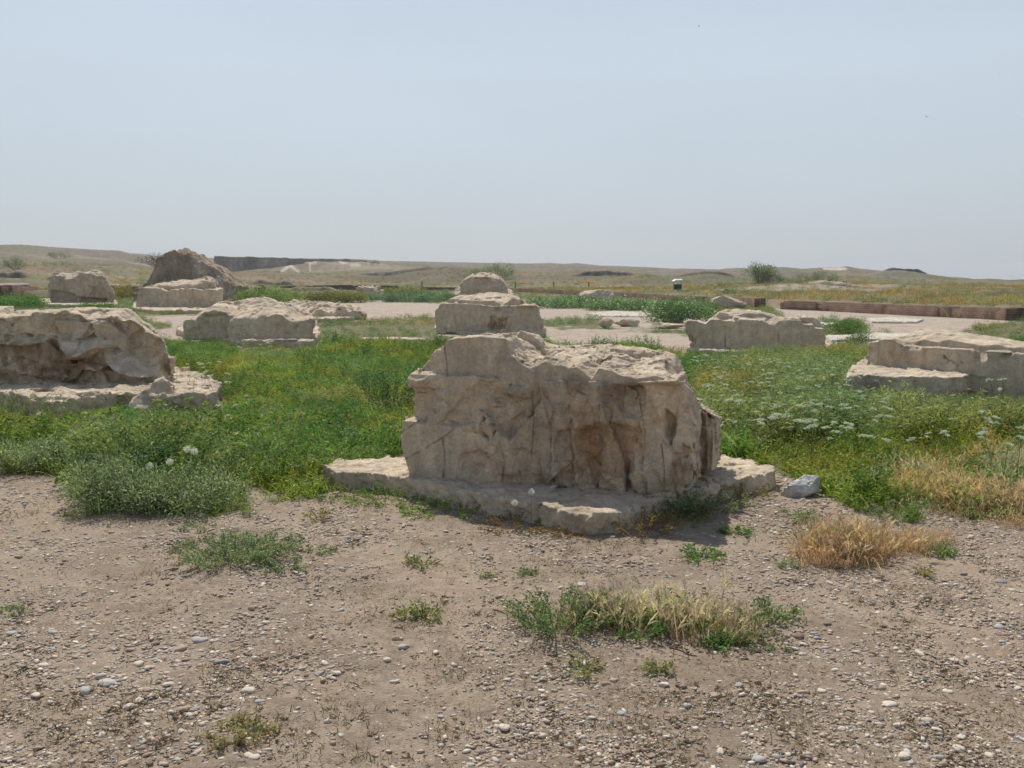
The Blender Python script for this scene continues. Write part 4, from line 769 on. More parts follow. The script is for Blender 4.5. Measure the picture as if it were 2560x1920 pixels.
# ------------------------------------------------------------------ mud mound, cut cliff
def mud_mound():
    gy = 62.0; sc = gy/FPX; o = np.array([(470-CX)*sc, gy]); nx, ny = 320, 200
    P = [(378, 716), (394, 694), (404, 672), (414, 651), (427, 635), (442, 625), (462, 621), (480, 625), (500, 633), (515, 640), (530, 652), (560, 672), (580, 692), (600, 706), (640, 716)]
    P2 = np.array([((x-470)*sc, EYE-(y-690)*sc) for x, y in P]);
    X = np.linspace(P2[0, 0]-.3, P2[-1, 0]+.3, nx); Yv = np.linspace(-2.6, 3.0, ny)
    XX, YY = np.meshgrid(X, Yv, indexing='ij')
    prof = np.interp(XX, P2[:, 0], P2[:, 1])
    left = XX < 1.0
    w = sstep(-2.6-.3*fbm(XX, XX*0, XX*0, 2), -.9, YY+.5*fbm(XX*1.3, YY*1.3, 0*XX, 3)-sstep(0, 3, XX)*(.3)*0)
    w = w*sstep(3.0, 1.2, YY)
    H = .0+(prof)*np.maximum(w, 0)
    H = H*(1+.07*fbm(XX*1.0, YY*1.2, 0*XX+2, 4))*.95+.09*facet(XX*1.3, YY*1.3, 0*H)*w+.05*facet(XX*3.1, YY*3.1, 0*H)*w
    wash = np.exp(-((YY+1.1+.22*(XX))/.35)**2)*sstep(.6, 1.6, XX)
    H = H-.12*wash
    H = np.where(w < .02, -.3, H)
    n = fbm(XX*1.2, YY*1.2, H*1.2, 4); c = np.array([.34, .27, .20])*(1+.3*n)[..., None]
    g = np.clip(n*1.6+.35, 0, 1)*sstep(2.6, .2, H)*.85; c = lerp(c, (.13, .145, .06), g)
    tp = sstep(2.4, 3.3, H)*np.clip(.5+n, 0, 1)*.6; c = lerp(c, (.27, .19, .12), tp)
    rt = sstep(.2, 1.2, XX)*np.clip(.5+fbm(XX, YY, H+4, 3), 0, 1)*.7; c = lerp(c, (.29, .21, .13), rt)
    c = lerp(c, (.52, .44, .36), wash*.9)
    V = np.stack([XX+o[0], YY+o[1], H], -1).reshape(-1, 3)
    i = np.arange(nx-1)[:, None]*ny+np.arange(ny-1)[None]; Q = np.stack([i, i+ny, i+ny+1, i+1], -1).reshape(-1, 4)
    m = mesh_from('mud_mound', V, Q, M_EARTH, c, smooth=True); recenter(m); tag(m, 'steep brown mud-brick mound rising on the skyline with a pale path down its right side', 'mound')
def cliff():
    R0 = 200.0; sc = R0/FPX; xs = np.linspace(535, 905, 240); top = ip(xs, [(535, 641), (600, 642), (700, 645), (830, 648), (900, 650), (1010, 657)]); bot = ip(xs, [(535, 684), (700, 682), (830, 668), (900, 655), (1010, 656)])
    zt = EYE+(690-top)*sc; zb = EYE+(690-bot)*sc-1.2
    nz = 40; V = []; X = (xs-CX)*sc
    for k in range(nz):
        f = k/(nz-1); z = zb*(1-f)+zt*f; yy = R0+1.5*f+.7*fbm(X*.25, 0*X, z*.06+3, 4)+.5*np.abs(fbm(X*.8, 0*X, z*.1, 3)); V.append(np.stack([X, yy, z+.3*fbm(X*.3, 0*X+f, 0*X, 4)*(k == nz-1)], 1))
    for dy_ in (3, 8, 22): V.append(np.stack([X, X*0+R0+dy_, zt-.1-(dy_ > 20)*4.], 1))
    V = np.concatenate(V); m = len(xs); r = nz+3; i = np.arange(r-1)[:, None]*m+np.arange(m-1)[None]; Q = np.stack([i, i+1, i+1+m, i+m], -1).reshape(-1, 4)
    n = fbm(V[:, 0]*.35, V[:, 1]*.2, V[:, 2]*.12, 4); n2 = fbm(V[:, 0]*.9, V[:, 1]*.1, V[:, 2]*.1+4, 3)
    c = np.array([.31, .27, .22])*(1+.22*n+.12*n2)[:, None]; tp = np.arange(len(V)) >= m*(nz-1); c[tp] = (.25, .235, .14)
    o = mesh_from('earth_cliff', V, Q, M_EARTH, c, smooth=True); recenter(o); tag(o, 'straight dark grey-brown earth cliff cut across the skyline right of the mud mound', 'cliff')
mud_mound(); cliff(); print('walls', time.time()-T0)

def low_bank(px0, px1, R0, h, label, seed, base=(.17, .135, .10)):
    nx, ny = 110, 26; a = np.linspace(px0, px1, nx); X = (a-CX)/FPX*R0; dep = max(2.0, (X[-1]-X[0])*.12); ew = (X[-1]-X[0])*.3; q = np.linspace(-.5, 1.3, ny); XX, QQ = np.meshgrid(X, q, indexing='ij'); YY = R0+QQ*dep+.9*fbm(XX*.12+seed, 0*XX, 0*XX, 3)
    f = fbm(XX*.35+seed, YY*.2, 0*XX, 4); pr = sstep(-.5, -.12, QQ+.12*fbm(XX*.9, QQ, 0*XX+seed, 3))*sstep(1.3, .5, QQ); en = sstep(X[0], X[0]+ew, XX)*sstep(X[-1], X[-1]-ew, XX)
    H = terrain(XX, YY)-.12+pr*en*h*(1+.45*f)+.06*facet(XX*1.1, YY*1.1, 0*XX)*pr*en
    c = np.array(base)*(1+.3*f)[..., None]; top = sstep(.0, .35, QQ)*np.clip(.6+f, 0, 1); c = lerp(c, (.24, .205, .12), top*.8)
    i = np.arange(nx-1)[:, None]*ny+np.arange(ny-1)[None]; Q = np.stack([i, i+ny, i+ny+1, i+1], -1).reshape(-1, 4)
    o = mesh_from('earth_bank', np.stack([XX, YY, H], -1).reshape(-1, 3), Q, M_EARTH, c, smooth=True); recenter(o); tag(o, label, 'earth bank')
low_bank(-80, 108, 100, .7, 'low dark crumbling earth bank behind the red brick wall at far left', 1)
low_bank(118, 150, 98, .5, 'stub of dark earth bank just left of the tall cleft boulder', 2)
low_bank(850, 1165, 150, .5, 'broad brown earth bank on the skyline left of the rounded boulder', 3, (.20, .165, .125))
low_bank(1400, 1640, 142, .7, 'dark brown earth bank left of the green bin, under the skyline', 4)
low_bank(1660, 1860, 136, .45, 'brown earth bank right of the green bin with a pale track end', 5, (.19, .15, .11))
low_bank(2190, 2330, 180, .7, 'dark grey earth bank far off at the right under the skyline', 6, (.14, .13, .115))
low_bank(620, 760, 128, .7, 'thin dark earth bank in the dry field right of the mud mound', 7)
low_bank(700, 860, 100, .5, 'low dark ridge in the dry field behind the low brick wall left of centre', 8, (.2, .15, .11))
low_bank(2380, 2700, 62, .35, 'low reddish ridge in dry grass at right, beyond the further brick wall', 9, (.2, .13, .09))
low_bank(1930, 2180, 84, .55, 'pale earth bank behind the left end of the long brick wall', 10, (.36, .29, .23))
# ------------------------------------------------------------------ vegetation
rs = np.random.RandomState(11)
def nrm(v): return v/(np.linalg.norm(v, axis=-1, keepdims=True)+1e-9)
def leaves(C, D, L, Wd, r):
    """diamond leaves: centres-of-base C, directions D, lengths L, widths Wd -> quads"""
    n = len(C); D = nrm(D); a = r.normal(size=(n, 3)); Sd = nrm(np.cross(D, a)); L = np.broadcast_to(L, n)[:, None]; Wd = np.broadcast_to(Wd, n)[:, None]
    droop = np.zeros((n, 3)); droop[:, 2] = -.18
    V = np.stack([C, C+D*L*.45+Sd*Wd*.5, C+D*L+droop*L, C+D*L*.45-Sd*Wd*.5], 1); return V.reshape(-1, 3)
def ribbon(Pts, w, r):
    """thin blade along Pts (n,k,3), width w (n,k) -> quads"""
    n, k, _ = Pts.shape; d = nrm(Pts[:, -1]-Pts[:, 0]); Sd = nrm(np.cross(d, r.normal(size=(n, 3))))[:, None, :]
    A = Pts+Sd*w[..., None]/2; B = Pts-Sd*w[..., None]/2
    return np.stack([A[:, :-1], A[:, 1:], B[:, 1:], B[:, :-1]], 2).reshape(-1, 3)
def curve(base, dirv, L, k, bend, r):
    n = len(base); d = nrm(dirv); P = [base]; out = d*[1, 1, 0]; 
    for i in range(1, k):
        dd = nrm(d+out*bend*i/k*1.5+np.array([0, 0, -bend*.8*i/k])); P.append(P[-1]+dd*(np.broadcast_to(L, n)[:, None]/(k-1)))
    return np.stack(P, 1)
def shade(n4, base, var, r, k=4):
    c = np.asarray(base)[None]*(1+r.normal(size=(n4, 1))*var*1.35)+r.normal(size=(n4, 3))*[.018, .012, .012]
    return np.repeat(np.clip(c, .005, .95), k, 0)
def T_weed(r, h=.22, w=.2, n=70, leaf=.035, lw=.4, base=(.09, .17, .03), stems=7, var=.22):
    ns = stems; b = r.normal(size=(ns, 3))*[w*.12, w*.12, 0]; d = np.stack([r.normal(size=ns)*.5*w/h, r.normal(size=ns)*.5*w/h, np.ones(ns)], 1)
    P = curve(b, d, h*r.uniform(.6, 1.1, ns), 5, .35, r); V1 = ribbon(P, np.full((ns, 5), leaf*.09), r); c1 = shade(len(V1)//4, np.array(base)*1.1, .1, r)
    i = r.randint(0, ns, n); t = r.uniform(.15, 1, n)**.8*4; j = np.minimum(t.astype(int), 3); f = (t-j)[:, None]; C = P[i, j]*(1-f)+P[i, j+1]*f
    D = r.normal(size=(n, 3))*[1, 1, .4]+[0, 0, .35]; V2 = leaves(C, D, leaf*r.uniform(.6, 1.3, n), leaf*lw*r.uniform(.7, 1.3, n), r); c2 = shade(n, base, var, r)
    return np.concatenate([V1, V2]), np.concatenate([c1, c2])
def T_grass(r, h=.25, w=.08, n=22, wd=.006, base=(.12, .2, .04), bend=.6, var=.2, tip=None):
    b = r.normal(size=(n, 3))*[w, w, 0]; d = np.stack([r.normal(size=n)*.35, r.normal(size=n)*.35, np.ones(n)], 1)
    P = curve(b, d, h*r.uniform(.5, 1.15, n), 4, bend, r); V = ribbon(P, np.array([1, .9, .65, .12])[None]*wd*r.uniform(.7, 1.3, (n, 1)), r); c = np.repeat(shade(n, base, var, r, 1), 12, 0)
    if tip is not None: t = np.tile(np.repeat([0, .4, .9], 4), n)[:, None]; c = c*(1-t)+np.asarray(tip)*t
    return V, c
def T_barley(r, h=.26, w=.09, n=16, base=(.37, .25, .12), wind=.35, head=(.46, .34, .19)):
    b = r.normal(size=(n, 3))*[w, w, 0]; d = np.stack([r.normal(size=n)*.22+wind*.3, r.normal(size=n)*.22, np.ones(n)], 1); L = h*r.uniform(.55, 1.1, n)
    P = curve(b, d, L, 5, .45, r); V = ribbon(P, np.full((n, 5), .0035), r); c = np.repeat(shade(n, base, .2, r, 1), 16, 0)
    # bristly heads
    tipd = nrm(P[:, -1]-P[:, -2]); m = 9; i = np.repeat(np.arange(n), m); t = np.tile(np.linspace(0, 1, m), n)[:, None]; C = P[i, -1]+tipd[i]*t*.035-tipd[i]*.01
    D = tipd[i]*1.0+r.normal(size=(n*m, 3))*.22; V2 = leaves(C, D, .045*r.uniform(.8, 1.2, n*m), .0045, r); c2 = shade(n*m, head, .15, r)
    lb = T_grass(r, h*.6, w, 8, .006, base=(.33, .2, .09), bend=.9)
    return np.concatenate([V, V2, lb[0]]), np.concatenate([c, c2, lb[1]])
def T_wisp(r, h=.42, n=5, base=(.42, .40, .24)):
    b = r.normal(size=(n, 3))*[.05, .05, 0]; d = np.stack([r.normal(size=n)*.5, r.normal(size=n)*.5, np.ones(n)], 1)
    P = curve(b, d, h*r.uniform(.6, 1.1, n), 5, .7, r); V = ribbon(P, np.full((n, 5), .006), r); c = shade(len(V)//4, base, .15, r)
    i = np.repeat(np.arange(n), 7); C = P[i, r.randint(2, 5, len(i))]; V2 = leaves(C, r.normal(size=(len(i), 3))*[1, 1, .5], .035, .010, r); return np.concatenate([V, V2]), np.concatenate([c, shade(len(i), base, .2, r)])
def T_feather(r, h=.42, w=.16, n=190, base=(.10, .175, .08)):
    ns = 8; b = r.normal(size=(ns, 3))*[w*.2, w*.2, 0]; d = np.stack([r.normal(size=ns)*.35, r.normal(size=ns)*.35, np.ones(ns)], 1)
    P = curve(b, d, h*r.uniform(.5, 1.05, ns), 6, .3, r); V1 = ribbon(P, np.full((ns, 6), .004), r); c1 = shade(len(V1)//4, base, .1, r)
    i = r.randint(0, ns, n); t = r.uniform(.1, 1, n)*5; j = np.minimum(t.astype(int), 4); f = (t-j)[:, None]; C = P[i, j]*(1-f)+P[i, j+1]*f+r.normal(size=(n, 3))*.02
    V2 = leaves(C, r.normal(size=(n, 3))*[1, 1, .6]+[0, 0, .5], .055*r.uniform(.6, 1.3, n), .010, r); c2 = shade(n, base, .25, r)
    return np.concatenate([V1, V2]), np.concatenate([c1, c2])
def T_clump(r, h=.5, w=.5, n=160, leaf=.08, base=(.09, .14, .05), var=.25):
    p = r.normal(size=(n, 3)); p = nrm(p)*r.uniform(.35, 1, (n, 1))**.6*[w/2, w/2, h*.95]; p[:, 2] = np.abs(p[:, 2]); p *= (1+.25*np.sin(p[:, :1]*9/w+r.rand()*6)*np.cos(p[:, 1:2]*11/w))
    V = leaves(p, p*[1, 1, 1.2]/max(w, h)+r.normal(size=(n, 3))*.5, leaf*r.uniform(.6, 1.3, n), leaf*.42, r)
    return V, shade(n, base, var, r)
class Bag:
    def __init__(s): s.V = []; s.C = []
    def scatter(s, temps, x, y, z, sc, tint, r):
        k = r.randint(0, len(temps), len(x))
        for t in range(len(temps)):
            m = np.nonzero(k == t)[0]
            if not len(m): continue
            V, C = temps[t]; a = r.uniform(0, 2*pi, len(m)); ca, sa = np.cos(a)[:, None], np.sin(a)[:, None]; q = np.asarray(sc)[m][:, None] if np.ndim(sc) else sc
            X = (V[None, :, 0]*ca-V[None, :, 1]*sa)*q+x[m][:, None]; Y = (V[None, :, 0]*sa+V[None, :, 1]*ca)*q+y[m][:, None]; Z = V[None, :, 2]*q+z[m][:, None]
            s.V.append(np.stack([X, Y, Z], -1).reshape(-1, 3).astype(F32)); s.C.append((C[None]*tint[m][:, None, :]).reshape(-1, 3).astype(F32))
    def build(s, name, mat, parent=None):
        V = np.concatenate(s.V); C = np.concatenate(s.C); n = len(V)//4
        return mesh_from(name, V, np.arange(n*4).reshape(-1, 4), mat, np.clip(C, .003, .95), parent)
def sample(n, x0, x1, y0, y1, r): return r.uniform(x0, x1, n), r.uniform(y0, y1, n)
STONEBOX = []          # keep plants out of the blocks: (x, y, rx, ry, angle) filled from the objects
for o in COL.objects:
    if o.name.split('.')[0] in ('carved_stone_block', 'stone_plinth', 'broken_stone_block', 'sawn_stone_block', 'stepped_stone_block', 'ledged_stone_block', 'flat_broken_stone', 'upright_boulder_block', 'slab_fragment', 'pale_rock', 'flat_slab', 'rounded_boulder'):
        n = len(o.data.vertices); v = np.empty(n*3, F32); o.data.vertices.foreach_get('co', v); v = v.reshape(-1, 3)+np.array(o.location[:], F32)
        v = v[v[:, 2] > .015]; s = .08 if v[:, 1].mean() < 20 else .2
        STONEBOX.append(np.unique(np.floor(v[:, :2]/.1).astype(np.int64)@np.array([1, 100003])))
SB = np.unique(np.concatenate(STONEBOX))
# fill interiors: cells are marked only at surfaces, tops included, so that is already the footprint
def free(x, y): return ~np.isin((np.floor(np.stack([x, y], 1)/.1).astype(np.int64))@np.array([1, 100003]), SB)
def zones(x, y):
    px, py, r, n, n2, g, p = ground_zones(x, y); return px, py, r, n, n2, g, p
GREENS = np.array([[1, 1, 1], [1.25, 1.1, .8], [.75, 1.0, .9], [1.0, 1.15, 1.5], [.85, .85, 1.0], [1.5, 1.15, .9]])
def tints(x, y, r, k=1.0):
    a = fbm(x*.8, y*.8, 0*x+12, 3); b = fbm(x*.5, y*.5, 0*x+31, 3)
    b = np.clip(b, -.22, .6); t = np.ones((len(x), 3))*[1.28, 1.16, 1.0]; t *= (1+.32*a)[:, None]; t *= 1+np.outer(b, [.75, .10, -.45])*k
    return np.clip(t*(1+r.normal(size=(len(x), 1))*.12), .35, 2)
# ---- the green meadow (uncountable)
def meadow():
    r = np.random.RandomState(21)
    W1 = [T_weed(r, .21, .24, 46, .047, .5, (.15, .25, .045)) for _ in range(5)]; W2 = [T_weed(r, .30, .22, 60, .040, .35, (.19, .265, .075)) for _ in range(5)]
    W3 = [T_weed(r, .11, .26, 52, .040, .6, (.14, .25, .035)) for _ in range(4)]; Gs = [T_grass(r, .28, .07, 20, .009, (.22, .30, .07), .7) for _ in range(5)]
    F1 = [T_feather(r, .40, .2, 150, (.225, .285, .145)) for _ in range(5)]; B1 = [T_weed(r, .24, .26, 66, .038, .3, (.21, .26, .15)) for _ in range(4)]
    D1 = [T_barley(r, .26, .07, 12, (.38, .32, .2), .35, (.54, .46, .34)) for _ in range(4)]; Wi = [T_wisp(r) for _ in range(5)]; Tl = [T_weed(r, .46, .24, 90, .056, .3, (.085, .165, .045), 9) for _ in range(5)]
    bag = Bag()
    x, y = sample(165000, -14, 15, 6.2, 24, r)
    px, py, rr, n, n2, g, p = zones(x, y)
    keep = (g > .35) & (px > -350) & (px < 2950) & free(x, y) & (r.rand(len(x)) < np.clip(9.5/rr, .25, 1)**.6*.62)
    x, y, px, py, g, n, n2 = [q[keep] for q in (x, y, px, py, g, n, n2)]
    edge = sstep(.35, .9, g); sc = (.55+.45*edge)*(1+.18*n2)*(1+.25*sstep(9, 16, y)*0); z = terrain(x, y)-.01; t = tints(x, y, r)
    right = px > 1700
    u = r.rand(len(x)); kind = np.zeros(len(x), int)
    m1 = fbm(x*.6+4, y*.6, 0*x, 3); m2 = fbm(x*.7, y*.7+9, 0*x+3, 3); m3 = fbm(x*1.7, y*1.7+9, 0*x+13, 3)
    kind = np.where(u < .38, 0, np.where(u < .62, 1, np.where(u < .78, 2, 3)))
    blu = sstep(.12, .4, m1+.1*right); kind = np.where((r.rand(len(x)) < blu*.7), 5, kind)
    feath = right & (inp(px, py, [(1760, 1090), (1900, 1130), (2250, 1110), (3200, 1110), (3200, 900), (2300, 940), (2150, 880), (1850, 890), (1760, 960)], 30) > .5)
    kind = np.where(feath & (r.rand(len(x)) < .75), 4, kind)
    dryz = inp(px, py, DRYZ, 40, 60*n2) > .5
    kind = np.where(dryz & (r.rand(len(x)) < .32), 6, kind); uu = r.rand(len(x)); kind = np.where((kind < 6) & (uu < .035), 7, kind); kind = np.where((kind < 4) & (uu > 1-.10*sstep(-.1, .3, m3)) & ~feath, 8, kind)
    low = sstep(.0, .35, m2)*(~feath); sc = sc*(1-.35*low)*(1+.55*np.clip(m3, -.6, .9))*np.where(kind == 7, .8, 1)*np.where(y > 9.5, .72, .9); sc = sc*np.where(feath, 1+.5*sstep(920, 960, py), 1.); sc = sc*np.where(inp(px, py, [(2080, 985), (3000, 985), (3000, 1090), (2500, 1085), (2100, 1040)], 15) > .5, .5, 1); sc = sc*np.where(inp(px, py, [(560, 860), (800, 860), (800, 890), (560, 890)], 10) > .5, .5, 1)*np.where(inp(px, py, [(-900, 1020), (560, 1015), (560, 1060), (-900, 1075)], 10) > .5, .6, 1)
    # left nearest strip is taller leafy stuff
    for k, T in enumerate((W1, W2, W3, Gs, F1, B1, D1, Wi, Tl)):
        m = kind == k
        if m.any(): bag.scatter(T, x[m], y[m], z[m], sc[m]*(.9 if k != 6 else .8), t[m], r)
    o = bag.build('meadow_grass', M_LEAF); tag(o, 'dense green weeds and grass growing around the stone blocks', 'meadow', kind='stuff')
    print('meadow verts', len(o.data.vertices))
meadow()
def midfield():
    r = np.random.RandomState(22)
    C1 = [T_clump(r, .30, .6, 130, .06, (.135, .20, .06)) for _ in range(5)]; C2 = [T_clump(r, .42, .6, 160, .065, (.15, .21, .105)) for _ in range(5)]; C3 = [T_clump(r, .22, .5, 80, .06, (.25, .205, .11)) for _ in range(4)]
    C4 = [T_grass(r, .4, .2, 40, .02, (.30, .245, .15), .5) for _ in range(4)]
    bag = Bag(); x, y = sample(105000, -75, 62, 19, 150, r); px, py, rr, n, n2, g, p = zones(x, y)
    fw = 3960/(ip(px, WALL)-690)
    m1 = fbm(x*.13, y*.08, 0*x+3, 4); front = (y < fw-.6)
    dens = np.where(front, np.where(g > .4, .95, np.where((rr > 42) & (p < .3), .75, 0)), .30+.5*sstep(-.1, .3, m1))*np.clip(60/rr, .45, 1.5)*.62
    k = (px > -300) & (px < 2860) & (rr > 21) & free(x, y) & (r.rand(len(x)) < dens) & ~((rr < 24) & (g < .4))
    x, y, px, front, m1, g, rr = [q[k] for q in (x, y, px, front, m1, g, rr)]; z = terrain(x, y)-.02; t = tints(x*.3, y*.3, r)
    u = r.rand(len(x)); b = fbm(x*.2+7, y*.12, 0*x, 3)
    kind = np.where(u < .45+b, 0, np.where(u < .75+b*.5, 1, 2)); kind = np.where(~front & (u > .32), np.where(u > .7, 3, 2), kind)
    sc = np.clip(.45+.5*r.rand(len(x)), .3, 1.2)*np.where(rr < 32, .55, np.where(front, .8, 1.1))
    for q, T in enumerate((C1, C2, C3, C4)):
        m = kind == q; bag.scatter(T, x[m], y[m], z[m], sc[m], t[m], r)
    o = bag.build('field_scrub', M_LEAF); tag(o, 'low green and straw coloured scrub covering the flat field beyond the blocks', 'scrub', kind='stuff'); print('mid verts', len(o.data.vertices))
midfield(); print('fields', time.time()-T0)
# ------------------------------------------------------------------ plants one can point at
def plant(name, px, py, build, label, cat, group=None, z=None, seed=0):
    x, y = G(px, py); x = float(x); y = float(y); z = float(terrain(x, y)) if z is None else z
    e = build(name, np.random.RandomState(seed)); e.location = (x, y, z); tag(e, label, cat, group); return e
def mesh_part(nm, V, C, mat, parent): return mesh_from(nm, V, np.arange(len(V)).reshape(-1, 4), mat, np.clip(C, .003, .95), parent)
KB = 1.4
def bush_build(w, h, n, leaf, base, lw=.35, nst=40, dep=.7, var=.22, up=.5, star=False, droop=.5):
    def f(nm, r):
        a = r.uniform(0, 2*pi, nst); q = r.rand(nst)**.5; d = np.stack([np.cos(a)*q*w/2/h*1.5, np.sin(a)*q*w*dep/2/h*1.5, np.full(nst, 1.)], 1)
        sp = .22 if h > .5*w else .42; b = np.stack([np.cos(a)*q*w*sp, np.sin(a)*q*w*dep*sp, 0*a-.01], 1); d[:, :2] *= (.22/sp); ln = np.minimum(h*r.uniform(.7, 1.1, nst)*(1+.25*q), h*1.3)
        P = curve(b, d, ln, 7, droop, r); P[..., 2] = np.maximum(P[..., 2], -.005)
        V1 = ribbon(P, np.full((nst, 7), max(.005, leaf*.10)), r); c1 = shade(len(V1)//4, np.array(base)*[1.2, .9, .9]*KB, .15, r)
        i = r.randint(0, nst, n); t = r.uniform(.1, 1, n)**.75*6; j = np.minimum(t.astype(int), 5); fr = (t-j)[:, None]; C = P[i, j]*(1-fr)+P[i, j+1]*fr+r.normal(size=(n, 3))*leaf*.5
        out = nrm(P[i, -1]-P[i, 0]); D = out*.5+r.normal(size=(n, 3))*[.8, .8, .55]+[0, 0, up*.6]
        C[:, 2] = np.maximum(C[:, 2], .004)
        V2 = leaves(C, D, leaf*r.uniform(.6, 1.35, n), leaf*lw*r.uniform(.7, 1.3, n), r); cc = shade(n, np.array(base)*KB, var, r)
        tint = 1+.25*fbm(C[:, 0]*6, C[:, 1]*6, C[:, 2]*6, 2)[:, None]; cc *= np.repeat(tint, 4, 0)
        if star:
            k = np.arange(nst).repeat(9); D2 = r.normal(size=(len(k), 3))*[1, 1, .3]+[0, 0, .35]; V3 = leaves(P[k, -1], D2, leaf*1.2, leaf*.4, r); V2 = np.concatenate([V2, V3]); cc = np.concatenate([cc, shade(len(k), np.array(base)*[1.35, 1.3, 1.0]*KB, .1, r)])
        return mesh_part(nm, np.concatenate([V1, V2]), np.concatenate([c1, cc]), M_LEAF, None)
    return f
def clump_build(w, h, n, leaf, base, lw=.35, nst=40, dep=.7, var=.22, up=.5, star=False, droop=.5):
    def f(nm, q):
        m = int(18+10*w/h); a = q.uniform(0, 2*pi, m); k = q.rand(m)**.5
        cen = np.stack([np.cos(a)*k*w*.42, np.sin(a)*k*w*.42*dep, h*(.2+.45*q.rand(m)*(1-.7*k**2))], 1); sz = h*q.uniform(.2, .42, m); N_ = int(n*1.5); i = q.randint(0, m, N_)
        d = nrm(q.normal(size=(N_, 3)))*(q.rand(N_, 1)**.35); C = cen[i]+d*sz[i][:, None]*[1.3, 1.1, 1]; C[:, 2] = np.maximum(C[:, 2], .01)
        V = leaves(C, d*.7+q.normal(size=(N_, 3))*.5+[0, 0, .5], leaf*.9*q.uniform(.5, 1.4, N_), leaf*lw*.8, q); c = shade(N_, np.array(base)*1.5, .22, q); c *= np.repeat((1+.22*q.normal(size=m))[i][:, None], 4, 0)
        b = cen*[.3, .3, 0]; P = np.stack([b, cen*[.7, .7, .5], cen], 1); V1 = ribbon(P, np.full((m, 3), .012*h+.004), q)
        if nm == 'flowering_bush':
            t = q.randint(0, N_, 260); F = C[t]+np.abs(d[t])*[0, 0, .15*h]; F[:, 2] += .05*h; V2 = leaves(F, q.normal(size=(260, 3))*[1, 1, .2], .09, .05, q); V = np.concatenate([V, V2]); c = np.concatenate([c, shade(260, (.62, .66, .6), .1, q)])
        return mesh_part(nm, np.concatenate([V, V1]), np.concatenate([c, shade(len(V1)//4, np.array(base), .1, q)]), M_LEAF, None)
    return f
GG = (.185, .22, .125); YG = (.135, .175, .06); DG = (.06, .11, .04); BG = (.10, .16, .085)
plant('leafy_bush', 285, 1272, clump_build(.95, .46, 5200, .033, GG, .34, 110), 'grey-green bush at left spilling onto the bare ground, its left half', 'bush', seed=1)['label'] = 'left one of two joined grey-green bushes spilling onto the bare ground below the seed heads'
plant('leafy_bush', 470, 1278, clump_build(.85, .42, 4600, .033, GG, .34, 100), 'right one of two joined grey-green bushes spilling onto the bare ground below the seed heads', 'bush', seed=2)
plant('leafy_bush', 395, 1215, bush_build(.95, .62, 4600, .042, YG, .34, 60, star=True, droop=.25), 'tall yellow-green bush with star-shaped leaf tips, in front of the long left slab', 'bush', seed=3)
plant('leafy_bush', 300, 1235, bush_build(.5, .42, 1500, .045, DG, .35, 26, droop=.25), 'dark leafy plant with curled leaves between the grey-green and the yellow-green bushes', 'bush', seed=4)
plant('leafy_bush', 95, 1178, clump_build(.85, .34, 4000, .032, GG, .34, 90), 'round grey-green bush at the left picture edge where bare ground begins', 'bush', seed=5)
plant('leafy_bush', -60, 1150, clump_build(.9, .30, 3000, .028, GG, .34, 80), 'grey-green bush cut by the left picture edge', 'bush', seed=6)
plant('leafy_bush', 15, 1060, bush_build(.9, .38, 2600, .03, (.12, .15, .06), .34, 70), 'dull green bush hugging the long left slab at the picture edge', 'bush', seed=7)
plant('leafy_bush', 640, 1190, bush_build(1.0, .32, 4200, .03, (.115, .18, .065), .34, 90), 'green weedy bush at the meadow edge between the big bush and the foreground plinth', 'bush', seed=8)
plant('leafy_bush', 780, 1165, bush_build(.9, .30, 3400, .03, (.11, .18, .05), .34, 80), 'low green bush just left of the foreground plinth tip', 'bush', seed=9)
plant('leafy_bush', 975, 1030, bush_build(.55, .55, 1700, .04, DG, .35, 26, droop=.2), 'dark upright weed touching the left side of the largest block', 'bush', seed=10)
plant('leafy_bush', 705, 1160, bush_build(.3, .5, 220, .05, (.15, .2, .08), .2, 14, droop=.15), 'sparse tall weed stalks with few leaves in the meadow left of the largest block', 'bush', seed=11)
plant('round_bush', 2112, 838, clump_build(1.3, .62, 2600, .06, (.075, .13, .03), .35, 60, dep=1), 'round bright green bush on the gravel in front of the long brick wall', 'bush', seed=12)
plant('round_bush', 2140, 862, clump_build(.7, .4, 800, .06, (.08, .12, .05), .35, 30, dep=1), 'small sprawling weed in front of the round green bush at right', 'bush', seed=13)
plant('flowering_bush', 1700, 805, clump_build(3.2, 1.1, 4200, .12, (.09, .15, .06), .35, 80, dep=.6), 'large bush dotted with white flowers behind the sawn block with steps', 'bush', seed=14)
plant('flowering_bush', 1560, 776, clump_build(4.5, .75, 3200, .14, (.12, .18, .09), .35, 80, dep=.5), 'pale blue-green flowering bush in front of the smooth pale boulder', 'bush', seed=15)
plant('flowering_bush', 1420, 770, clump_build(5, .8, 3200, .14, (.11, .175, .085), .35, 80, dep=.5), 'blue-green bush right of the rounded boulder beside the gravel', 'bush', seed=16)
plant('wide_shrub', 840, 757, clump_build(4.2, .95, 4000, .15, (.135, .135, .045), .3, 80, dep=.5), 'olive-brown rounded shrub left of the heap-like rock in the middle distance', 'bush', seed=17)
plant('wide_shrub', 1030, 755, clump_build(7, .9, 4200, .16, (.105, .165, .10), .3, 90, dep=.4), 'wide blue-green shrub between the heap-like rock and the rounded boulder', 'bush', seed=18)
plant('wide_shrub', 1010, 742, clump_build(4.5, 1.25, 2500, .17, (.16, .17, .05), .3, 60, dep=.4), 'yellowish shrub behind the wide blue-green shrub', 'bush', seed=19)
plant('wide_shrub', 690, 757, clump_build(6, 1.2, 3800, .16, (.14, .185, .06), .3, 80, dep=.5), 'yellow-green shrub mass behind the sloping jagged block', 'bush', seed=20)
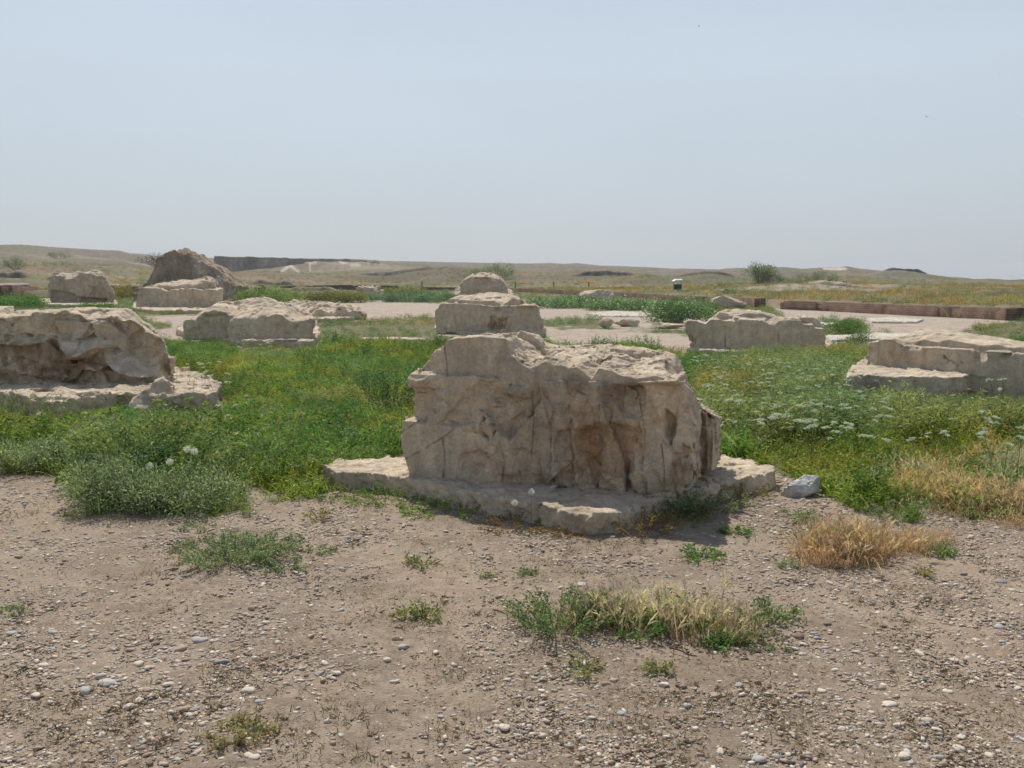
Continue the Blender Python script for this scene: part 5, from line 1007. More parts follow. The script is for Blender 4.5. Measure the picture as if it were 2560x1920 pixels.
plant('wide_shrub', 610, 750, clump_build(4, 1.0, 2400, .16, (.11, .17, .07), .3, 60, dep=.5), 'green shrub touching the right end of the long smooth block', 'bush', seed=21)
plant('yellow_shrub', 309, 748, clump_build(1.6, 1.6, 1400, .12, (.20, .17, .045), .4, 40, dep=.6, droop=.2), 'yellowing shrub standing against the dark brick wall beside the long smooth block', 'bush', seed=22)
plant('low_bush', 240, 776, clump_build(2.5, .5, 1500, .09, (.07, .14, .03), .4, 50), 'low dark green bush in front of the tall cleft boulder', 'bush', seed=23)
plant('low_bush', 50, 770, clump_build(3.5, .9, 3000, .11, (.08, .16, .04), .4, 70), 'bright green bush in front of the red brick wall at far left', 'bush', seed=24)
plant('leafy_bush', 2130, 935, bush_build(.7, .5, 1500, .05, (.09, .17, .045), .4, 40), 'bright leafy bush left of the ledged right block', 'bush', seed=25)
plant('dry_bush', 2150, 890, bush_build(.9, .3, 1200, .05, (.24, .2, .08), .25, 50), 'straw-coloured low bush behind the left end of the ledged right block', 'bush', seed=26)
plant('leafy_bush', 1690, 1285, bush_build(.42, .2, 1300, .026, (.10, .14, .07), .34, 50), 'dark green bush against the right side of the foreground plinth', 'bush', seed=27)
def far_shrub(px, r, w, h, label, col, seed, n=2600):
    q = np.random.RandomState(seed); x = (px-CX)/FPX*r; m = 26; a = q.uniform(0, 2*pi, m); k = q.rand(m)**.5
    cen = np.stack([np.cos(a)*k*w*.36, np.sin(a)*k*w*.25, h*(.25+.55*q.rand(m)*(1-.6*k**2))], 1); sz = h*q.uniform(.14, .26, m); i = q.randint(0, m, n)
    d = nrm(q.normal(size=(n, 3)))*(q.rand(n, 1)**.4); C = cen[i]+d*sz[i][:, None]*[1.25, 1.1, 1]; C[:, 2] = np.maximum(C[:, 2], .05)
    V = leaves(C, d*.6+q.normal(size=(n, 3))*.5+[0, 0, .5], h*.085*q.uniform(.5, 1.4, n), h*.018, q); c = shade(n, np.array(col)*1.7, .22, q)
    b = np.zeros((m, 3)); P = np.stack([b+cen*[.15, .15, 0], cen*[.55, .55, .5], cen, cen*1.12], 1); V1 = ribbon(P, np.full((m, 4), .05), q)
    o = mesh_part('feathery_shrub', np.concatenate([V, V1]), np.concatenate([c, shade(len(V1)//4, (.12, .1, .07), .1, q)]), M_LEAF, None); o.location = (x, r, float(terrain(x, r))-.1); tag(o, label, 'shrub')
far_shrub(1895, 120, 5.0, 3.4, 'tallest feathery grey-green shrub on the right plain, behind the brick wall gap', (.10, .13, .065), 31)
far_shrub(1925, 120, 4.5, 2.0, 'smaller feathery shrub leaning on the right of the tallest one', (.11, .135, .07), 32)
far_shrub(2045, 125, 6.5, 2.3, 'broad soft grey-green shrub between the tallest shrub and the paired posts', (.11, .145, .075), 33)
far_shrub(1985, 125, 5.0, 1.6, 'low grey-green shrub between the two largest feathery shrubs', (.11, .14, .07), 34)
far_shrub(1240, 140, 8, 3.0, 'feathery green shrub rising to the skyline behind the rounded boulder', (.11, .145, .07), 35)
far_shrub(1195, 138, 4, 2.2, 'smaller green shrub left of the skyline shrub behind the rounded boulder', (.11, .15, .07), 36)
far_shrub(938, 240, 3.2, 2.8, 'small round dark shrub standing alone on the pale slope left of centre', (.06, .09, .05), 37, 900)
far_shrub(160, 200, 8, 2.6, 'dark green shrub on the upper left hillside', (.07, .11, .05), 38, 1400)
far_shrub(48, 130, 4.5, 2.2, 'dark green shrub at the foot of the left hill near the picture edge', (.07, .11, .045), 39, 1400)
far_shrub(400, 66, 3.6, 1.0, 'bright green shrub at the left foot of the mud mound', (.08, .15, .04), 40, 1800)
far_shrub(1830, 68, 3.0, .7, 'grey-green shrub on top of the bank at the end of the short wall stub', (.11, .15, .08), 41, 900)
far_shrub(1805, 90, 3.0, .9, 'dark green shrub beside the short wall stub', (.08, .125, .05), 42, 900)
far_shrub(440, 58.6, 2.6, .9, 'yellow-green shrub at the foot of the mud mound, centre', (.09, .13, .04), 43, 1500)
far_shrub(520, 58.2, 2.4, .8, 'olive shrub at the foot of the mud mound, right part', (.11, .11, .045), 44, 1300)
far_shrub(560, 60, 1.4, .5, 'small rusty shrub under the pale path of the mud mound', (.14, .09, .05), 45, 700)
# bare thorn tree beside the mound
def thorn_tree():
    r = np.random.RandomState(5); gy = 61.0; sc = gy/FPX; x = (412-CX)*sc; base = np.array([x, gy, 1.2]); e = empty('thorn_tree', tuple(base)); tag(e, 'bare spiky thorn tree leaning left from the mud mound', 'tree')
    segs = [(np.zeros(3), nrm(np.array([-.4, 0, 1.])), 1.0, .07, 0)]; tr = []; tw = []
    while segs:
        p, d, L, w, k = segs.pop(); q = p+d*L*.5; d2 = nrm(d+r.normal(size=3)*.15); q2 = q+d2*L*.5
        (tr if k < 2 else tw).append((p, q, w)); (tr if k < 2 else tw).append((q, q2, w*.8))
        if k < 5:
            for _ in range(3 if k < 4 else 2): segs.append((q+(q2-q)*r.rand(), nrm(d2+r.normal(size=3)*[.8, .5, .5]+[-.12, 0, .1]), L*.68, w*.55, k+1))
    for nm, S_ in (('trunk', tr), ('crown', tw)):
        P = np.array([[a, b] for a, b, w in S_]); w = np.array([[c, c*.8] for a, b, c in S_]); w = np.maximum(w, .012)
        V = np.concatenate([ribbon(P, w, r), ribbon(P, w, r)]); mesh_part(nm, V, np.full((len(V), 3), .1)*[1.1, .95, .8], M_DRY, e)
thorn_tree()
# tufts on the bare ground
def tuft(px, py, wpx, hpx, n, base, label, kind='weed', seed=0, name='weed_tuft', leaf=.024):
    y = float(G(px, py)[1]); sc = y/FPX; w = wpx*sc; h = max(hpx*sc, .02)
    return plant(name, px, py, bush_build(w, h, n, leaf, base, .36, max(16, n//30), dep=.9, droop=.6), label, 'weed', seed=seed)
tuft(575, 1405, 190, 70, 2000, (.155, .20, .105), 'grey-green weed mat on bare ground below the big bush', seed=51)
tuft(650, 1380, 170, 60, 1500, (.155, .20, .105), 'right-hand part of the grey-green weed mat below the big bush', seed=52)
tuft(500, 1370, 140, 30, 500, (.15, .17, .09), 'thin left fringe of the grey-green weed mat', seed=53)
tuft(700, 1420, 110, 30, 450, (.16, .2, .11), 'small weed patch at the lower right tip of the grey-green mat', seed=54)
tuft(800, 1378, 60, 20, 180, (.15, .19, .10), 'tiny weed just right of the grey-green mat', seed=55)
tuft(490, 1322, 80, 22, 200, (.16, .18, .10), 'low wispy weed between the grey-green bushes and the weed mat', seed=56)
tuft(1050, 1545, 100, 40, 380, (.15, .17, .055), 'olive weed with yellow tips on bare ground at lower centre left', seed=57)
tuft(1050, 1418, 80, 30, 260, (.16, .17, .08), 'small dull weed above the olive weed, below the plinth', seed=58)
tuft(800, 1300, 40, 40, 120, (.17, .17, .06), 'yellow-flowered sprig left of the foreground plinth', seed=59)
tuft(1750, 1400, 80, 45, 460, (.10, .17, .045), 'bright green weed on bare ground below the right side of the plinth', seed=60)
tuft(1838, 1335, 60, 26, 360, (.09, .15, .04), 'small bright green cushion weed near the plinth, above the bright green weed', seed=61)
tuft(1915, 1550, 110, 55, 650, (.13, .18, .07), 'green weed right of the long straw-coloured grass clump', seed=62)
tuft(1900, 1605, 120, 35, 420, (.14, .16, .08), 'sparse weed below the right end of the long straw-coloured clump', seed=63)
tuft(1808, 1615, 70, 40, 420, (.11, .18, .05), 'vivid green weed at the lower right of the long straw-coloured clump', seed=64)
tuft(1400, 1575, 190, 95, 1700, (.115, .165, .07), 'dense green weed at the left end of the long straw-coloured clump', seed=65)
tuft(1500, 1555, 150, 80, 900, (.11, .155, .065), 'green weed second from the left in the long straw-coloured clump', seed=66)
tuft(1600, 1590, 120, 50, 700, (.09, .15, .045), 'low vivid green weed at the foot of the long straw-coloured clump', seed=67)
tuft(1690, 1560, 150, 90, 800, (.11, .16, .06), 'green weed in the middle of the long straw-coloured clump', seed=68)
tuft(1460, 1680, 90, 40, 220, (.19, .19, .08), 'thin yellowish weed beside a round brown pebble at lower centre', seed=69)
tuft(1645, 1675, 60, 35, 180, (.17, .18, .08), 'thin weed below the middle of the long straw-coloured clump', seed=70)
tuft(2345, 1385, 70, 30, 320, (.12, .18, .05), 'green weed at the right foot of the orange-brown dry grass', seed=71)
tuft(2250, 1300, 110, 50, 500, (.14, .17, .09), 'grey-green weed above the right end of the orange-brown dry grass', seed=72)
tuft(2420, 1260, 330, 80, 2300, (.15, .18, .10), 'broad grey-green weed patch at right, above the orange-brown dry grass', seed=73)
tuft(2000, 1300, 90, 30, 400, (.17, .19, .10), 'low pale weed below the whitish grey rock', seed=74)
tuft(1965, 1418, 45, 16, 160, (.15, .19, .12), 'tiny bluish weed left of the orange-brown dry grass', seed=75)
tuft(2300, 1438, 30, 30, 90, (.2, .19, .08), 'tiny yellowish weed below the orange-brown dry grass', seed=76)
tuft(1320, 1435, 45, 20, 120, (.13, .17, .08), 'tiny green weed on open gravel below the plinth corner', seed=77)
tuft(1220, 1440, 30, 16, 70, (.15, .17, .08), 'tiniest green sprig on open gravel, left of another tiny weed', seed=78)
tuft(190, 1290, 60, 18, 140, (.19, .19, .08), 'low yellowish sprig on bare ground left of the grey-green bushes', seed=79)
tuft(595, 1850, 150, 45, 600, (.22, .19, .10), 'brown-green mossy weed patch near the bottom edge at left', seed=80)
tuft(30, 1530, 70, 18, 150, (.15, .18, .09), 'tiny weed on bare ground at the left picture edge', seed=81)
tuft(1180, 1230, 0.001+60, 40, 200, (.12, .16, .06), 'thin weed rising before the shaded face of the foreground plinth', seed=82)
tuft(960, 1250, 210, 42, 1700, (.11, .175, .035), 'vivid green weeds along the left foot of the foreground plinth', seed=83, leaf=.02)
tuft(1120, 1282, 200, 42, 1700, (.12, .19, .035), 'vivid green weeds in the shade along the middle foot of the foreground plinth', seed=84, leaf=.02)
tuft(860, 1240, 170, 34, 900, (.14, .17, .05), 'olive weeds at the left tip of the foreground plinth', seed=85, leaf=.02)
tuft(1290, 1318, 170, 45, 1100, (.17, .12, .05), 'reddish brown dry weeds against the front foot of the foreground plinth', seed=86, leaf=.02)
tuft(1400, 1338, 90, 24, 350, (.19, .13, .06), 'small rusty weeds just left of the plinth corner', seed=87, leaf=.02)
tuft(1610, 1330, 150, 62, 1100, (.17, .12, .055), 'rusty dry weeds just right of the plinth corner', seed=88, leaf=.02)
tuft(1700, 1305, 150, 50, 1100, (.12, .15, .05), 'olive weeds right of the rusty dry weeds at the plinth', seed=89, leaf=.02)
tuft(1780, 1270, 140, 55, 900, (.14, .17, .08), 'grey-green weeds under the right end of the foreground plinth', seed=90)
tuft(1860, 1245, 110, 50, 500, (.17, .15, .07), 'thin brownish weeds at the right tip of the foreground plinth', seed=91)
tuft(330, 1205, 170, 40, 500, (.2, .17, .08), 'x', seed=92)['label'] = 'brownish low weeds between the left edge bush and the grey-green bushes'
# dry grass clumps
def dry_clump(name, pts, n, h, label, seed, green=.12, col=None):
    r = np.random.RandomState(seed); P = np.array(pts, float); lo = P.min(0); hi = P.max(0)
    q = np.stack([r.uniform(lo[0], hi[0], n*4), r.uniform(lo[1], hi[1], n*4)], 1); q = q[poly_sdf(q[:, 0], q[:, 1], P) < 0][:n]
    x, y = G(q[:, 0], q[:, 1]); c = np.array([x.mean(), y.mean()]); e = empty(name, (c[0], c[1], 0)); tag(e, label, 'dry grass')
    T = [T_barley(r, h, base=(.50, .365, .235), head=(.66, .53, .38)) for _ in range(6)]; T2 = [T_grass(r, h*.8, .05, 20, .005, (.2, .22, .08), .5) for _ in range(4)]
    if col is not None: T = [(a, b*np.asarray(col)) for a, b in T]
    k = r.rand(len(x)) > green; z = 0*x-.005; t = 1+r.normal(size=(len(x), 1))*.2+r.normal(size=(len(x), 3))*[.05, .06, .10]; edge = np.clip(-poly_sdf(q[:, 0], q[:, 1], P)/26, .4, 1)*r.uniform(.45, 1.2, len(x))
    b = Bag(); b.scatter(T, x[k]-c[0], y[k]-c[1], z[k], edge[k], t[k], r); b.build('stalks', M_DRY, e)
    if (~k).sum() > 3: b = Bag(); b.scatter(T2, x[~k]-c[0], y[~k]-c[1], z[~k], edge[~k], t[~k], r); b.build('green_blades', M_LEAF, e)
dry_clump('dry_grass_clump', [(2005, 1400), (2020, 1425), (2110, 1424), (2180, 1418), (2230, 1385), (2300, 1395), (2330, 1380), (2390, 1345), (2360, 1340), (2260, 1355), (2160, 1345), (2080, 1350), (2030, 1365)], 230, .16, 'orange-brown clump of dry barley grass on the bare ground at right', 101, .06, (1.03, .93, .90))
dry_clump('dry_grass_clump', [(1380, 1560), (1400, 1592), (1530, 1580), (1580, 1600), (1640, 1570), (1700, 1600), (1800, 1625), (1880, 1610), (1900, 1585), (1850, 1560), (1750, 1545), (1640, 1530), (1520, 1520), (1440, 1540)], 110, .15, 'long straw-coloured grass clump mixed with green weeds at lower centre right', 102, .3)
dry_clump('dry_grass_clump', [(2230, 1270), (2330, 1230), (2400, 1210), (2560, 1225), (2760, 1260), (2760, 1330), (2560, 1325), (2440, 1300), (2330, 1290)], 200, .16, 'dry reddish barley grass by the right picture edge behind the grey-green weeds', 103, .12, (1.02, .95, .88))
dry_clump('dry_grass_clump', [(2130, 1230), (2200, 1180), (2400, 1150), (2700, 1150), (2760, 1240), (2400, 1220), (2250, 1250)], 120, .17, 'pale feathery grass where the green meadow turns dry at right', 104, .35, (1.0, 1.1, 1.1))
# seed heads
def clock_part(e, h, r, R=.017, lean=(0, 0)):
    P = curve(np.zeros((1, 3)), np.array([[lean[0], lean[1], 1.]]), h, 6, .1, r); mesh_part('stem', ribbon(P, np.full((1, 6), .003), r), np.full((20, 3), .2)*[.7, .8, .4], M_LEAF, e); c = P[0, -1]
    n = 130; D = nrm(r.normal(size=(n, 3))); V = leaves(c+D*R*.25, D, R*.8, R*.10, r); V2 = leaves(c+D*R*.95, nrm(r.normal(size=(n, 3))), R*.28, R*.2, r)
    mesh_part('seed_head', np.concatenate([V, V2]), np.full((n*8, 3), .78), M_FLOWER, e)
CL = [(468, 1122, .42, 'upper left of the two side-by-side dandelion seed heads in the bush'), (486, 1128, .42, 'lower right of the two side-by-side dandelion seed heads in the bush'), (424, 1155, .38, 'faint dandelion seed head between the pair and the lowest one in the bush'), (374, 1165, .38, 'leftmost and lowest dandelion seed head in front of the left bush'),
      (1328, 1229, .16, 'upper dandelion seed head in front of the foreground plinth'), (1286, 1257, .12, 'lower left dandelion seed head in front of the foreground plinth'), (2500, 973, .45, 'dandelion seed head before the grey slab near the right picture edge')]
for i, (a, b, h, lb) in enumerate(CL):
    x, y = G(a, b, h); x = float(x); y = float(y); 
    if i < 4: x, y, z = [float(q) for q in atY(a, b, 6.75)]; h = z
    elif i < 6: x, y, z = [float(q) for q in atY(a, b, 6.28 if i == 4 else 6.2)]; h = z
    e = empty('dandelion_seed_head', (x, y, 0)); tag(e, lb, 'seed head'); clock_part(e, max(h, .05), np.random.RandomState(i), R=.026 if i < 4 else .022)
# white umbel flowers, each a plant of its own
def umbel_protos():
    out = []
    for s in range(4):
        r = np.random.RandomState(300+s); e = empty('white_umbel_flower', (0, 0, 0)); h = .46; R = .030+.012*r.rand()
        P = curve(np.zeros((1, 3)), np.array([[r.normal()*.1, r.normal()*.1, 1.]]), h, 5, .1, r); mesh_part('stem', ribbon(P, np.full((1, 5), .005), r), np.tile([.10, .15, .06], (16, 1)), M_LEAF, e); c = P[0, -1]
        n = 20; a = r.uniform(0, 2*pi, n); q = r.rand(n)**.5; K = c+np.stack([np.cos(a)*q*.045, np.sin(a)*q*.045, .022-.01*q**2+r.normal(size=n)*.002], 1)
        V = ribbon(np.stack([np.repeat(c[None], n, 0), K], 1), np.full((n, 2), .0018), r); m = 12; i = np.repeat(np.arange(n), m); C = K[i]+r.normal(size=(n*m, 3))*[.006, .006, .002]
        V2 = leaves(C, r.normal(size=(n*m, 3))*[1, 1, .15], .006, .006, r); mesh_part('flower_head', np.concatenate([V, V2]), np.concatenate([np.tile([.25, .32, .18], (len(V), 1)), np.tile([.62, .66, .60], (len(V2), 1))]), M_FLOWER, e)
        out.append((e, [c_ for c_ in COL.objects if c_.parent == e], P[0, -1]))
    return out
def place_umbels():
    r = np.random.RandomState(55); pr = umbel_protos(); used = [False]*4
    spots = []
    zr = [([(1770, 900), (1960, 905), (2140, 890), (2190, 960), (2230, 1040), (2200, 1100), (2100, 1085), (1900, 1060), (1790, 1060)], 186, 'white umbel in the feathery weeds right of the largest block', 'white umbel flowers in the right meadow'),
          ([(2230, 1060), (2440, 1020), (2640, 1000), (2640, 1120), (2400, 1110), (2250, 1100)], 30, 'white umbel before the high slab at right', 'white umbel flowers before the right slab'),
          ([(1640, 885), (1960, 885), (1960, 915), (1640, 905)], 26, 'small white umbel at the foot of the sawn block', 'white umbel flowers below the sawn block'),
          ([(430, 905), (520, 890), (600, 925), (590, 960), (480, 970), (440, 940)], 18, 'white flower right of the massive left block', 'white flowers beside the massive left block'),
          ([(580, 830), (690, 840), (690, 872), (600, 868)], 10, 'white umbel before the shaded foot of the jagged block', 'white umbel flowers at the jagged block'),
          ([(1350, 845), (1460, 850), (1440, 875), (1340, 868)], 14, 'small white flower just behind the top of the largest block', 'white flowers behind the largest block'),
          ([(0, 785), (60, 785), (60, 800), (0, 800)], 6, 'tiny white flower in bright grass at left edge', 'tiny white flowers at the left edge')]
    for P, n, lb, gp in zr:
        P = np.array(P, float); k = 0
        while k < n:
            a = r.uniform(P[:, 0].min(), P[:, 0].max()); b = r.uniform(P[:, 1].min(), P[:, 1].max())
            if poly_sdf(np.array([a]), np.array([b]), P)[0] > 0: continue
            spots.append((a, b, lb, gp, None)); k += 1
    for a, b, lb in [(603, 990, 'white umbel flower head highest of three right of the long left slab'), (548, 1014, 'white umbel flower head lower left of three right of the long left slab'), (612, 1010, 'white umbel flower head right-hand one of three right of the long left slab'), (585, 1038, 'white umbel flower head lowest, below the three right of the long left slab'),
                     (2532, 943, 'uppermost white umbel flower head near the right edge, before the grey slab'), (2505, 948, 'white umbel flower head just left of the uppermost one near the right edge')]:
        spots.append((a, b, lb, 'white umbel flower heads standing clear of the weeds', 1))
    P_of = {gp: np.array(P, float) for P, n, lb, gp in zr}
    def umb_where(a, b, P):
        if P is None or len(P) == 0: return ''
        fa = (a-P[:, 0].min())/np.ptp(P[:, 0]); fb = (b-P[:, 1].min())/np.ptp(P[:, 1])
        return ', %s, %s' % (('leftmost', 'left', 'middle', 'right', 'rightmost')[min(4, int(fa*5))], ('back', 'centre', 'front')[min(2, int(fb*3))])
    for a, b, lb, gp, solo in spots:
        h = r.uniform(.30, .50) if solo is None else .45; x, y = G(a, b, h); x = float(x); y = float(y)
        k = r.randint(4); e, ch, tip = pr[k]; s = h/.46; w = r.uniform(.45, 1.15)
        if used[k]: c = e.copy(); COL.objects.link(c)
        else: c = e; used[k] = True
        if c is not e:
            for q in ch: d = q.copy(); COL.objects.link(d); d.parent = c
        c.location = (x, y, h-s*.46-.01); c.scale = (w, w, s); c.rotation_euler = (r.normal()*.16, r.normal()*.16, r.uniform(0, 6.28)); tag(c, lb if solo else lb+umb_where(a, b, P_of.get(gp)), 'flower', gp)
place_umbels(); print('plants', time.time()-T0)

# ------------------------------------------------------------------ pebbles
PC = {'cream': (.66, .585, .48), 'pale grey': (.46, .45, .43), 'tan': (.42, .31, .21), 'reddish brown': (.20, .115, .08), 'dark grey': (.12, .115, .11), 'blue-grey': (.27, .28, .285)}
PC = {k: tuple(np.array(v)*.74+np.array((.365, .29, .218))*.26) for k, v in PC.items()}
def pebble_mesh(seed, col, ico=None):
    V, Fc = ico or ICO3; r = np.random.RandomState(seed); V = V.copy(); V = np.sign(V)*np.abs(V)**r.uniform(.75, 1)
    for _ in range(5): q = nrm(r.normal(size=3)); V = V-np.maximum(V@q-r.uniform(.55, .85), 0)[:, None]*q
    V = V*[1, r.uniform(.55, .85), r.uniform(.28, .5)]
    n = fbm(V[:, 0]*1.3+seed, V[:, 1]*1.3, V[:, 2]*1.3, 2); V = V*(1+.16*n)[:, None]; c = np.asarray(col)*(1+.12*n+.08*fbm(V[:, 0]*5, V[:, 1]*5+seed, V[:, 2]*5, 2))[:, None]; return V, Fc, c
SPEC = [(500, 1605, 42, 'pale grey', 'large oval pale grey pebble at lower left, upper one of the left pebble group'), (450, 1625, 34, 'tan', 'tan pebble just left of the large oval grey pebble'), (555, 1663, 42, 'blue-grey', 'bluish grey rounded stone below the large oval grey pebble'), (268, 1712, 50, 'pale grey', 'widest pale grey stone near the left edge at lower left'), (420, 1715, 32, 'cream', 'tilted cream pebble resting by a dark twig at lower left'),
        (620, 1732, 40, 'cream', 'long cream oval pebble at lower left centre'), (320, 1773, 36, 'cream', 'cream pebble lowest in the left pebble group'), (348, 1755, 28, 'cream', 'cream pebble above the lowest one of the left group'), (232, 1727, 18, 'reddish brown', 'small dark reddish cube-like pebble touching the widest pale grey stone'), (851, 1838, 22, 'pale grey', 'single white-grey oval pebble near the bottom edge, left of centre'), (1010, 1620, 32, 'pale grey', 'rounded pale grey pebble at centre left of the lower ground'),
        (840, 1680, 34, 'cream', 'cream flat pebble touching a brown one, at lower centre left'), (472, 1792, 28, 'cream', 'yellowish cream flat pebble on smooth earth at lower left'), (1266, 1702, 24, 'cream', 'cream pebble alone at lower centre'), (1385, 1680, 18, 'reddish brown', 'round reddish brown pebble beside a round cream one at lower centre'), (1368, 1677, 13, 'cream', 'round cream pebble beside a round reddish brown one at lower centre'), (1480, 1672, 22, 'reddish brown', 'round brown pebble beside the thin yellowish weed'),
        (1450, 1693, 18, 'cream', 'cream pebble below the thin yellowish weed'), (2070, 1562, 22, 'dark grey', 'dark pebble leaning on a pale one right of the green weed'), (2320, 1497, 0.1+24, 'dark grey', 'dark flat pebble on the open gravel at right'), (1870, 1540, 30, 'cream', 'long flat cream pebble right of the straw-coloured clump'), (1455, 1463, 34, 'pale grey', 'flat whitish stone above the left end of the straw-coloured clump'), (2285, 1190, 0.1+14, 'tan', 'x'), (1945, 1265, 20, 'cream', 'cream pebble left below the whitish grey rock'), (2110, 1285, 16, 'cream', 'small cream pebble right of the whitish grey rock'),
        (1275, 1895, 30, 'reddish brown', 'reddish brown broken pebble at the bottom edge, centre'), (540, 1890, 34, 'tan', 'pinkish pointed stone at the bottom edge, left'), (1535, 1705, 28, 'tan', 'tan flat pebble right of the cream one below the thin weed'), (1660, 1708, 30, 'cream', 'cream stone half covered by litter at lower centre right'), (1790, 1738, 36, 'tan', 'flat pinkish tan stone sunk in the soil at lower right centre')]
for i, (a, b, w, cn, lb) in enumerate(SPEC):
    if lb == 'x': continue
    x, y = G(a, b); x = float(x); y = float(y); V, Fc, c = pebble_mesh(700+i, PC[cn]); s = w/2*y/FPX; V = V*s; r = np.random.RandomState(i); an = r.uniform(-.5, .5)
    V[:, :2] = V[:, :2]@np.array([[cos(an), sin(an)], [-sin(an), cos(an)]]); V[:, 2] += s*.16; o = mesh_from('pebble', V+[x, y, float(terrain(x, y))], Fc, M_PEB, c, smooth=True); recenter(o); tag(o, lb, 'pebble')
def pebbles():
    r = np.random.RandomState(77); names = list(PC); wts = [.48, .2, .2, .06, .03, .03]; prot = {k: [mesh_from('pebble', *pebble_mesh(800+i*11+j, PC[k], ICO2)[:2], M_PEB, pebble_mesh(800+i*11+j, PC[k], ICO2)[2], smooth=True) for j in range(4)] for i, k in enumerate(names)}
    first = {id(o): True for v in prot.values() for o in v}; n = 0; used = set()
    while n < 262:
        a = r.uniform(-20, 2580); b = 1260+(1915-1260)*r.rand()**.75; x, y = G(a, b); x = float(x); y = float(y); q = ground_zones(np.array([x]), np.array([y]))
        if q[5][0] > .1 or not free(np.array([x]), np.array([y]))[0] or (1380 < a < 1920 and 1500 < b < 1630) or (2000 < a < 2400 and 1330 < b < 1430): continue
        if r.rand() > .35+.65*(fbm(np.array([x*1.2]), np.array([y*1.2]), np.array([8.]), 2)[0] > 0) + .3*(a > 1900): continue
        k = names[r.choice(6, p=wts)]; p = prot[k][r.randint(4)]
        o = p if id(p) not in used else p.copy()
        if o is p: used.add(id(p))
        else: COL.objects.link(o)
        s = np.clip(np.exp(r.normal()*.30+np.log(.0168)), .010, .036)*(1.1 if a > 1900 or a < 700 else .95); o.location = (x, y, float(terrain(x, y))+s*.10); o.scale = (s, s*r.uniform(.85, 1.15), s*r.uniform(.8, 1.2)); o.rotation_euler = (r.normal()*.12, r.normal()*.12, r.uniform(0, 6.28))
        tag(o, '%s %s pebble on bare ground %s' % ('small' if s < .0135 else 'middling' if s < .019 else 'big', k, ('at far left', 'left of centre', 'below the plinth corner', 'right of centre', 'at far right')[min(4, int(max(a, 0)/512))]+(', well back', ', in mid foreground', ', near the bottom edge')[min(2, int((b-1260)/218))]), 'pebble', '%s pebbles on the bare ground' % k); n += 1
pebbles()
for _o in list(bpy.data.objects):
    if _o.name.startswith('pebble') and 'label' not in _o: bpy.data.objects.remove(_o)
def gravel():
    V0, F0 = ICO1; r = np.random.RandomState(78); n = 72000; a = r.uniform(-250, 2810, n*2); yy = 3.0*(11.5/3.0)**(r.rand(n*2)**.9); x = (a-CX)/FPX*yy*1.0; y = yy
    q = ground_zones(x, y); cl = fbm(x*1.1, y*1.1, 0*x+8, 3); keep = (q[5] < .25) & free(x, y) & (r.rand(n*2) < np.clip(.45+1.3*cl+.35*(q[0] > 1850)+.12*(q[0] < 750), .1, 1)); x, y = x[keep][:n], y[keep][:n]; n = len(x); print('gravel', n)
    s = np.clip(np.exp(r.normal(size=n)*.55+np.log(.0054)), .002, .017)*np.clip(y/6, .8, 1.3); ax = np.stack([s*r.uniform(1., 1.9, n), s*r.uniform(.7, 1, n), s*r.uniform(.25, .55, n)], 1)
    V = V0[None]*(1+.22*r.normal(size=(n, len(V0), 1))*.6); V = V*ax[:, None]; t = r.uniform(0, 6.28, n); ca, sa = np.cos(t)[:, None], np.sin(t)[:, None]
    X = V[..., 0]*ca-V[..., 1]*sa+x[:, None]; Y = V[..., 0]*sa+V[..., 1]*ca+y[:, None]; Z = V[..., 2]+(terrain(x, y)+s*.12)[:, None]
    cols = np.array(list(PC.values())+[(.36, .27, .215), (.46, .36, .28)]); c = cols[r.choice(8, n, p=[.27, .13, .15, .035, .03, .015, .18, .19])]*(1+r.normal(size=(n, 1))*.15)
    m = len(V0); Q = (F0[None]+(np.arange(n)*m)[:, None, None]).reshape(-1, 3); o = mesh_from('gravel', np.stack([X, Y, Z], -1).reshape(-1, 3), Q, M_PEB, np.repeat(c, m, 0), smooth=True); tag(o, 'small gravel strewn over the bare foreground ground', 'gravel', kind='stuff')
gravel()
def litter():
    r = np.random.RandomState(79); n = 110000; yy = 3.0*(10.5/3.0)**r.rand(n); a = r.uniform(-250, 2810, n); x = (a-CX)/FPX*yy; y = yy; cl = fbm(x*1.6, y*1.6, 0*x+18, 4); q = ground_zones(x, y)
    k = (q[5] < .5) & free(x, y) & (r.rand(n) < np.clip(.32+2.2*cl, .05, 1)); x, y, cl = x[k], y[k], cl[k]; n = len(x); z = terrain(x, y)+.004
    C = np.stack([x, y, z], 1); D = np.stack([r.normal(size=n), r.normal(size=n), np.abs(r.normal(size=n))*.45], 1); L = r.uniform(.006, .028, n); V = leaves(C, D, L, np.clip(L*.16, .0015, .004), r)
    c = np.array([(.16, .115, .075), (.24, .175, .115), (.40, .31, .2), (.2, .16, .09), (.10, .075, .055)])[r.choice(5, n, p=[.32, .28, .18, .08, .14])]
    o = mesh_from('dry_litter', V, np.arange(n*4).reshape(-1, 4), M_DRY, np.repeat(c, 4, 0)); tag(o, 'brown dead plant litter scattered over the bare ground', 'litter', kind='stuff'); print('litter', n)
litter()
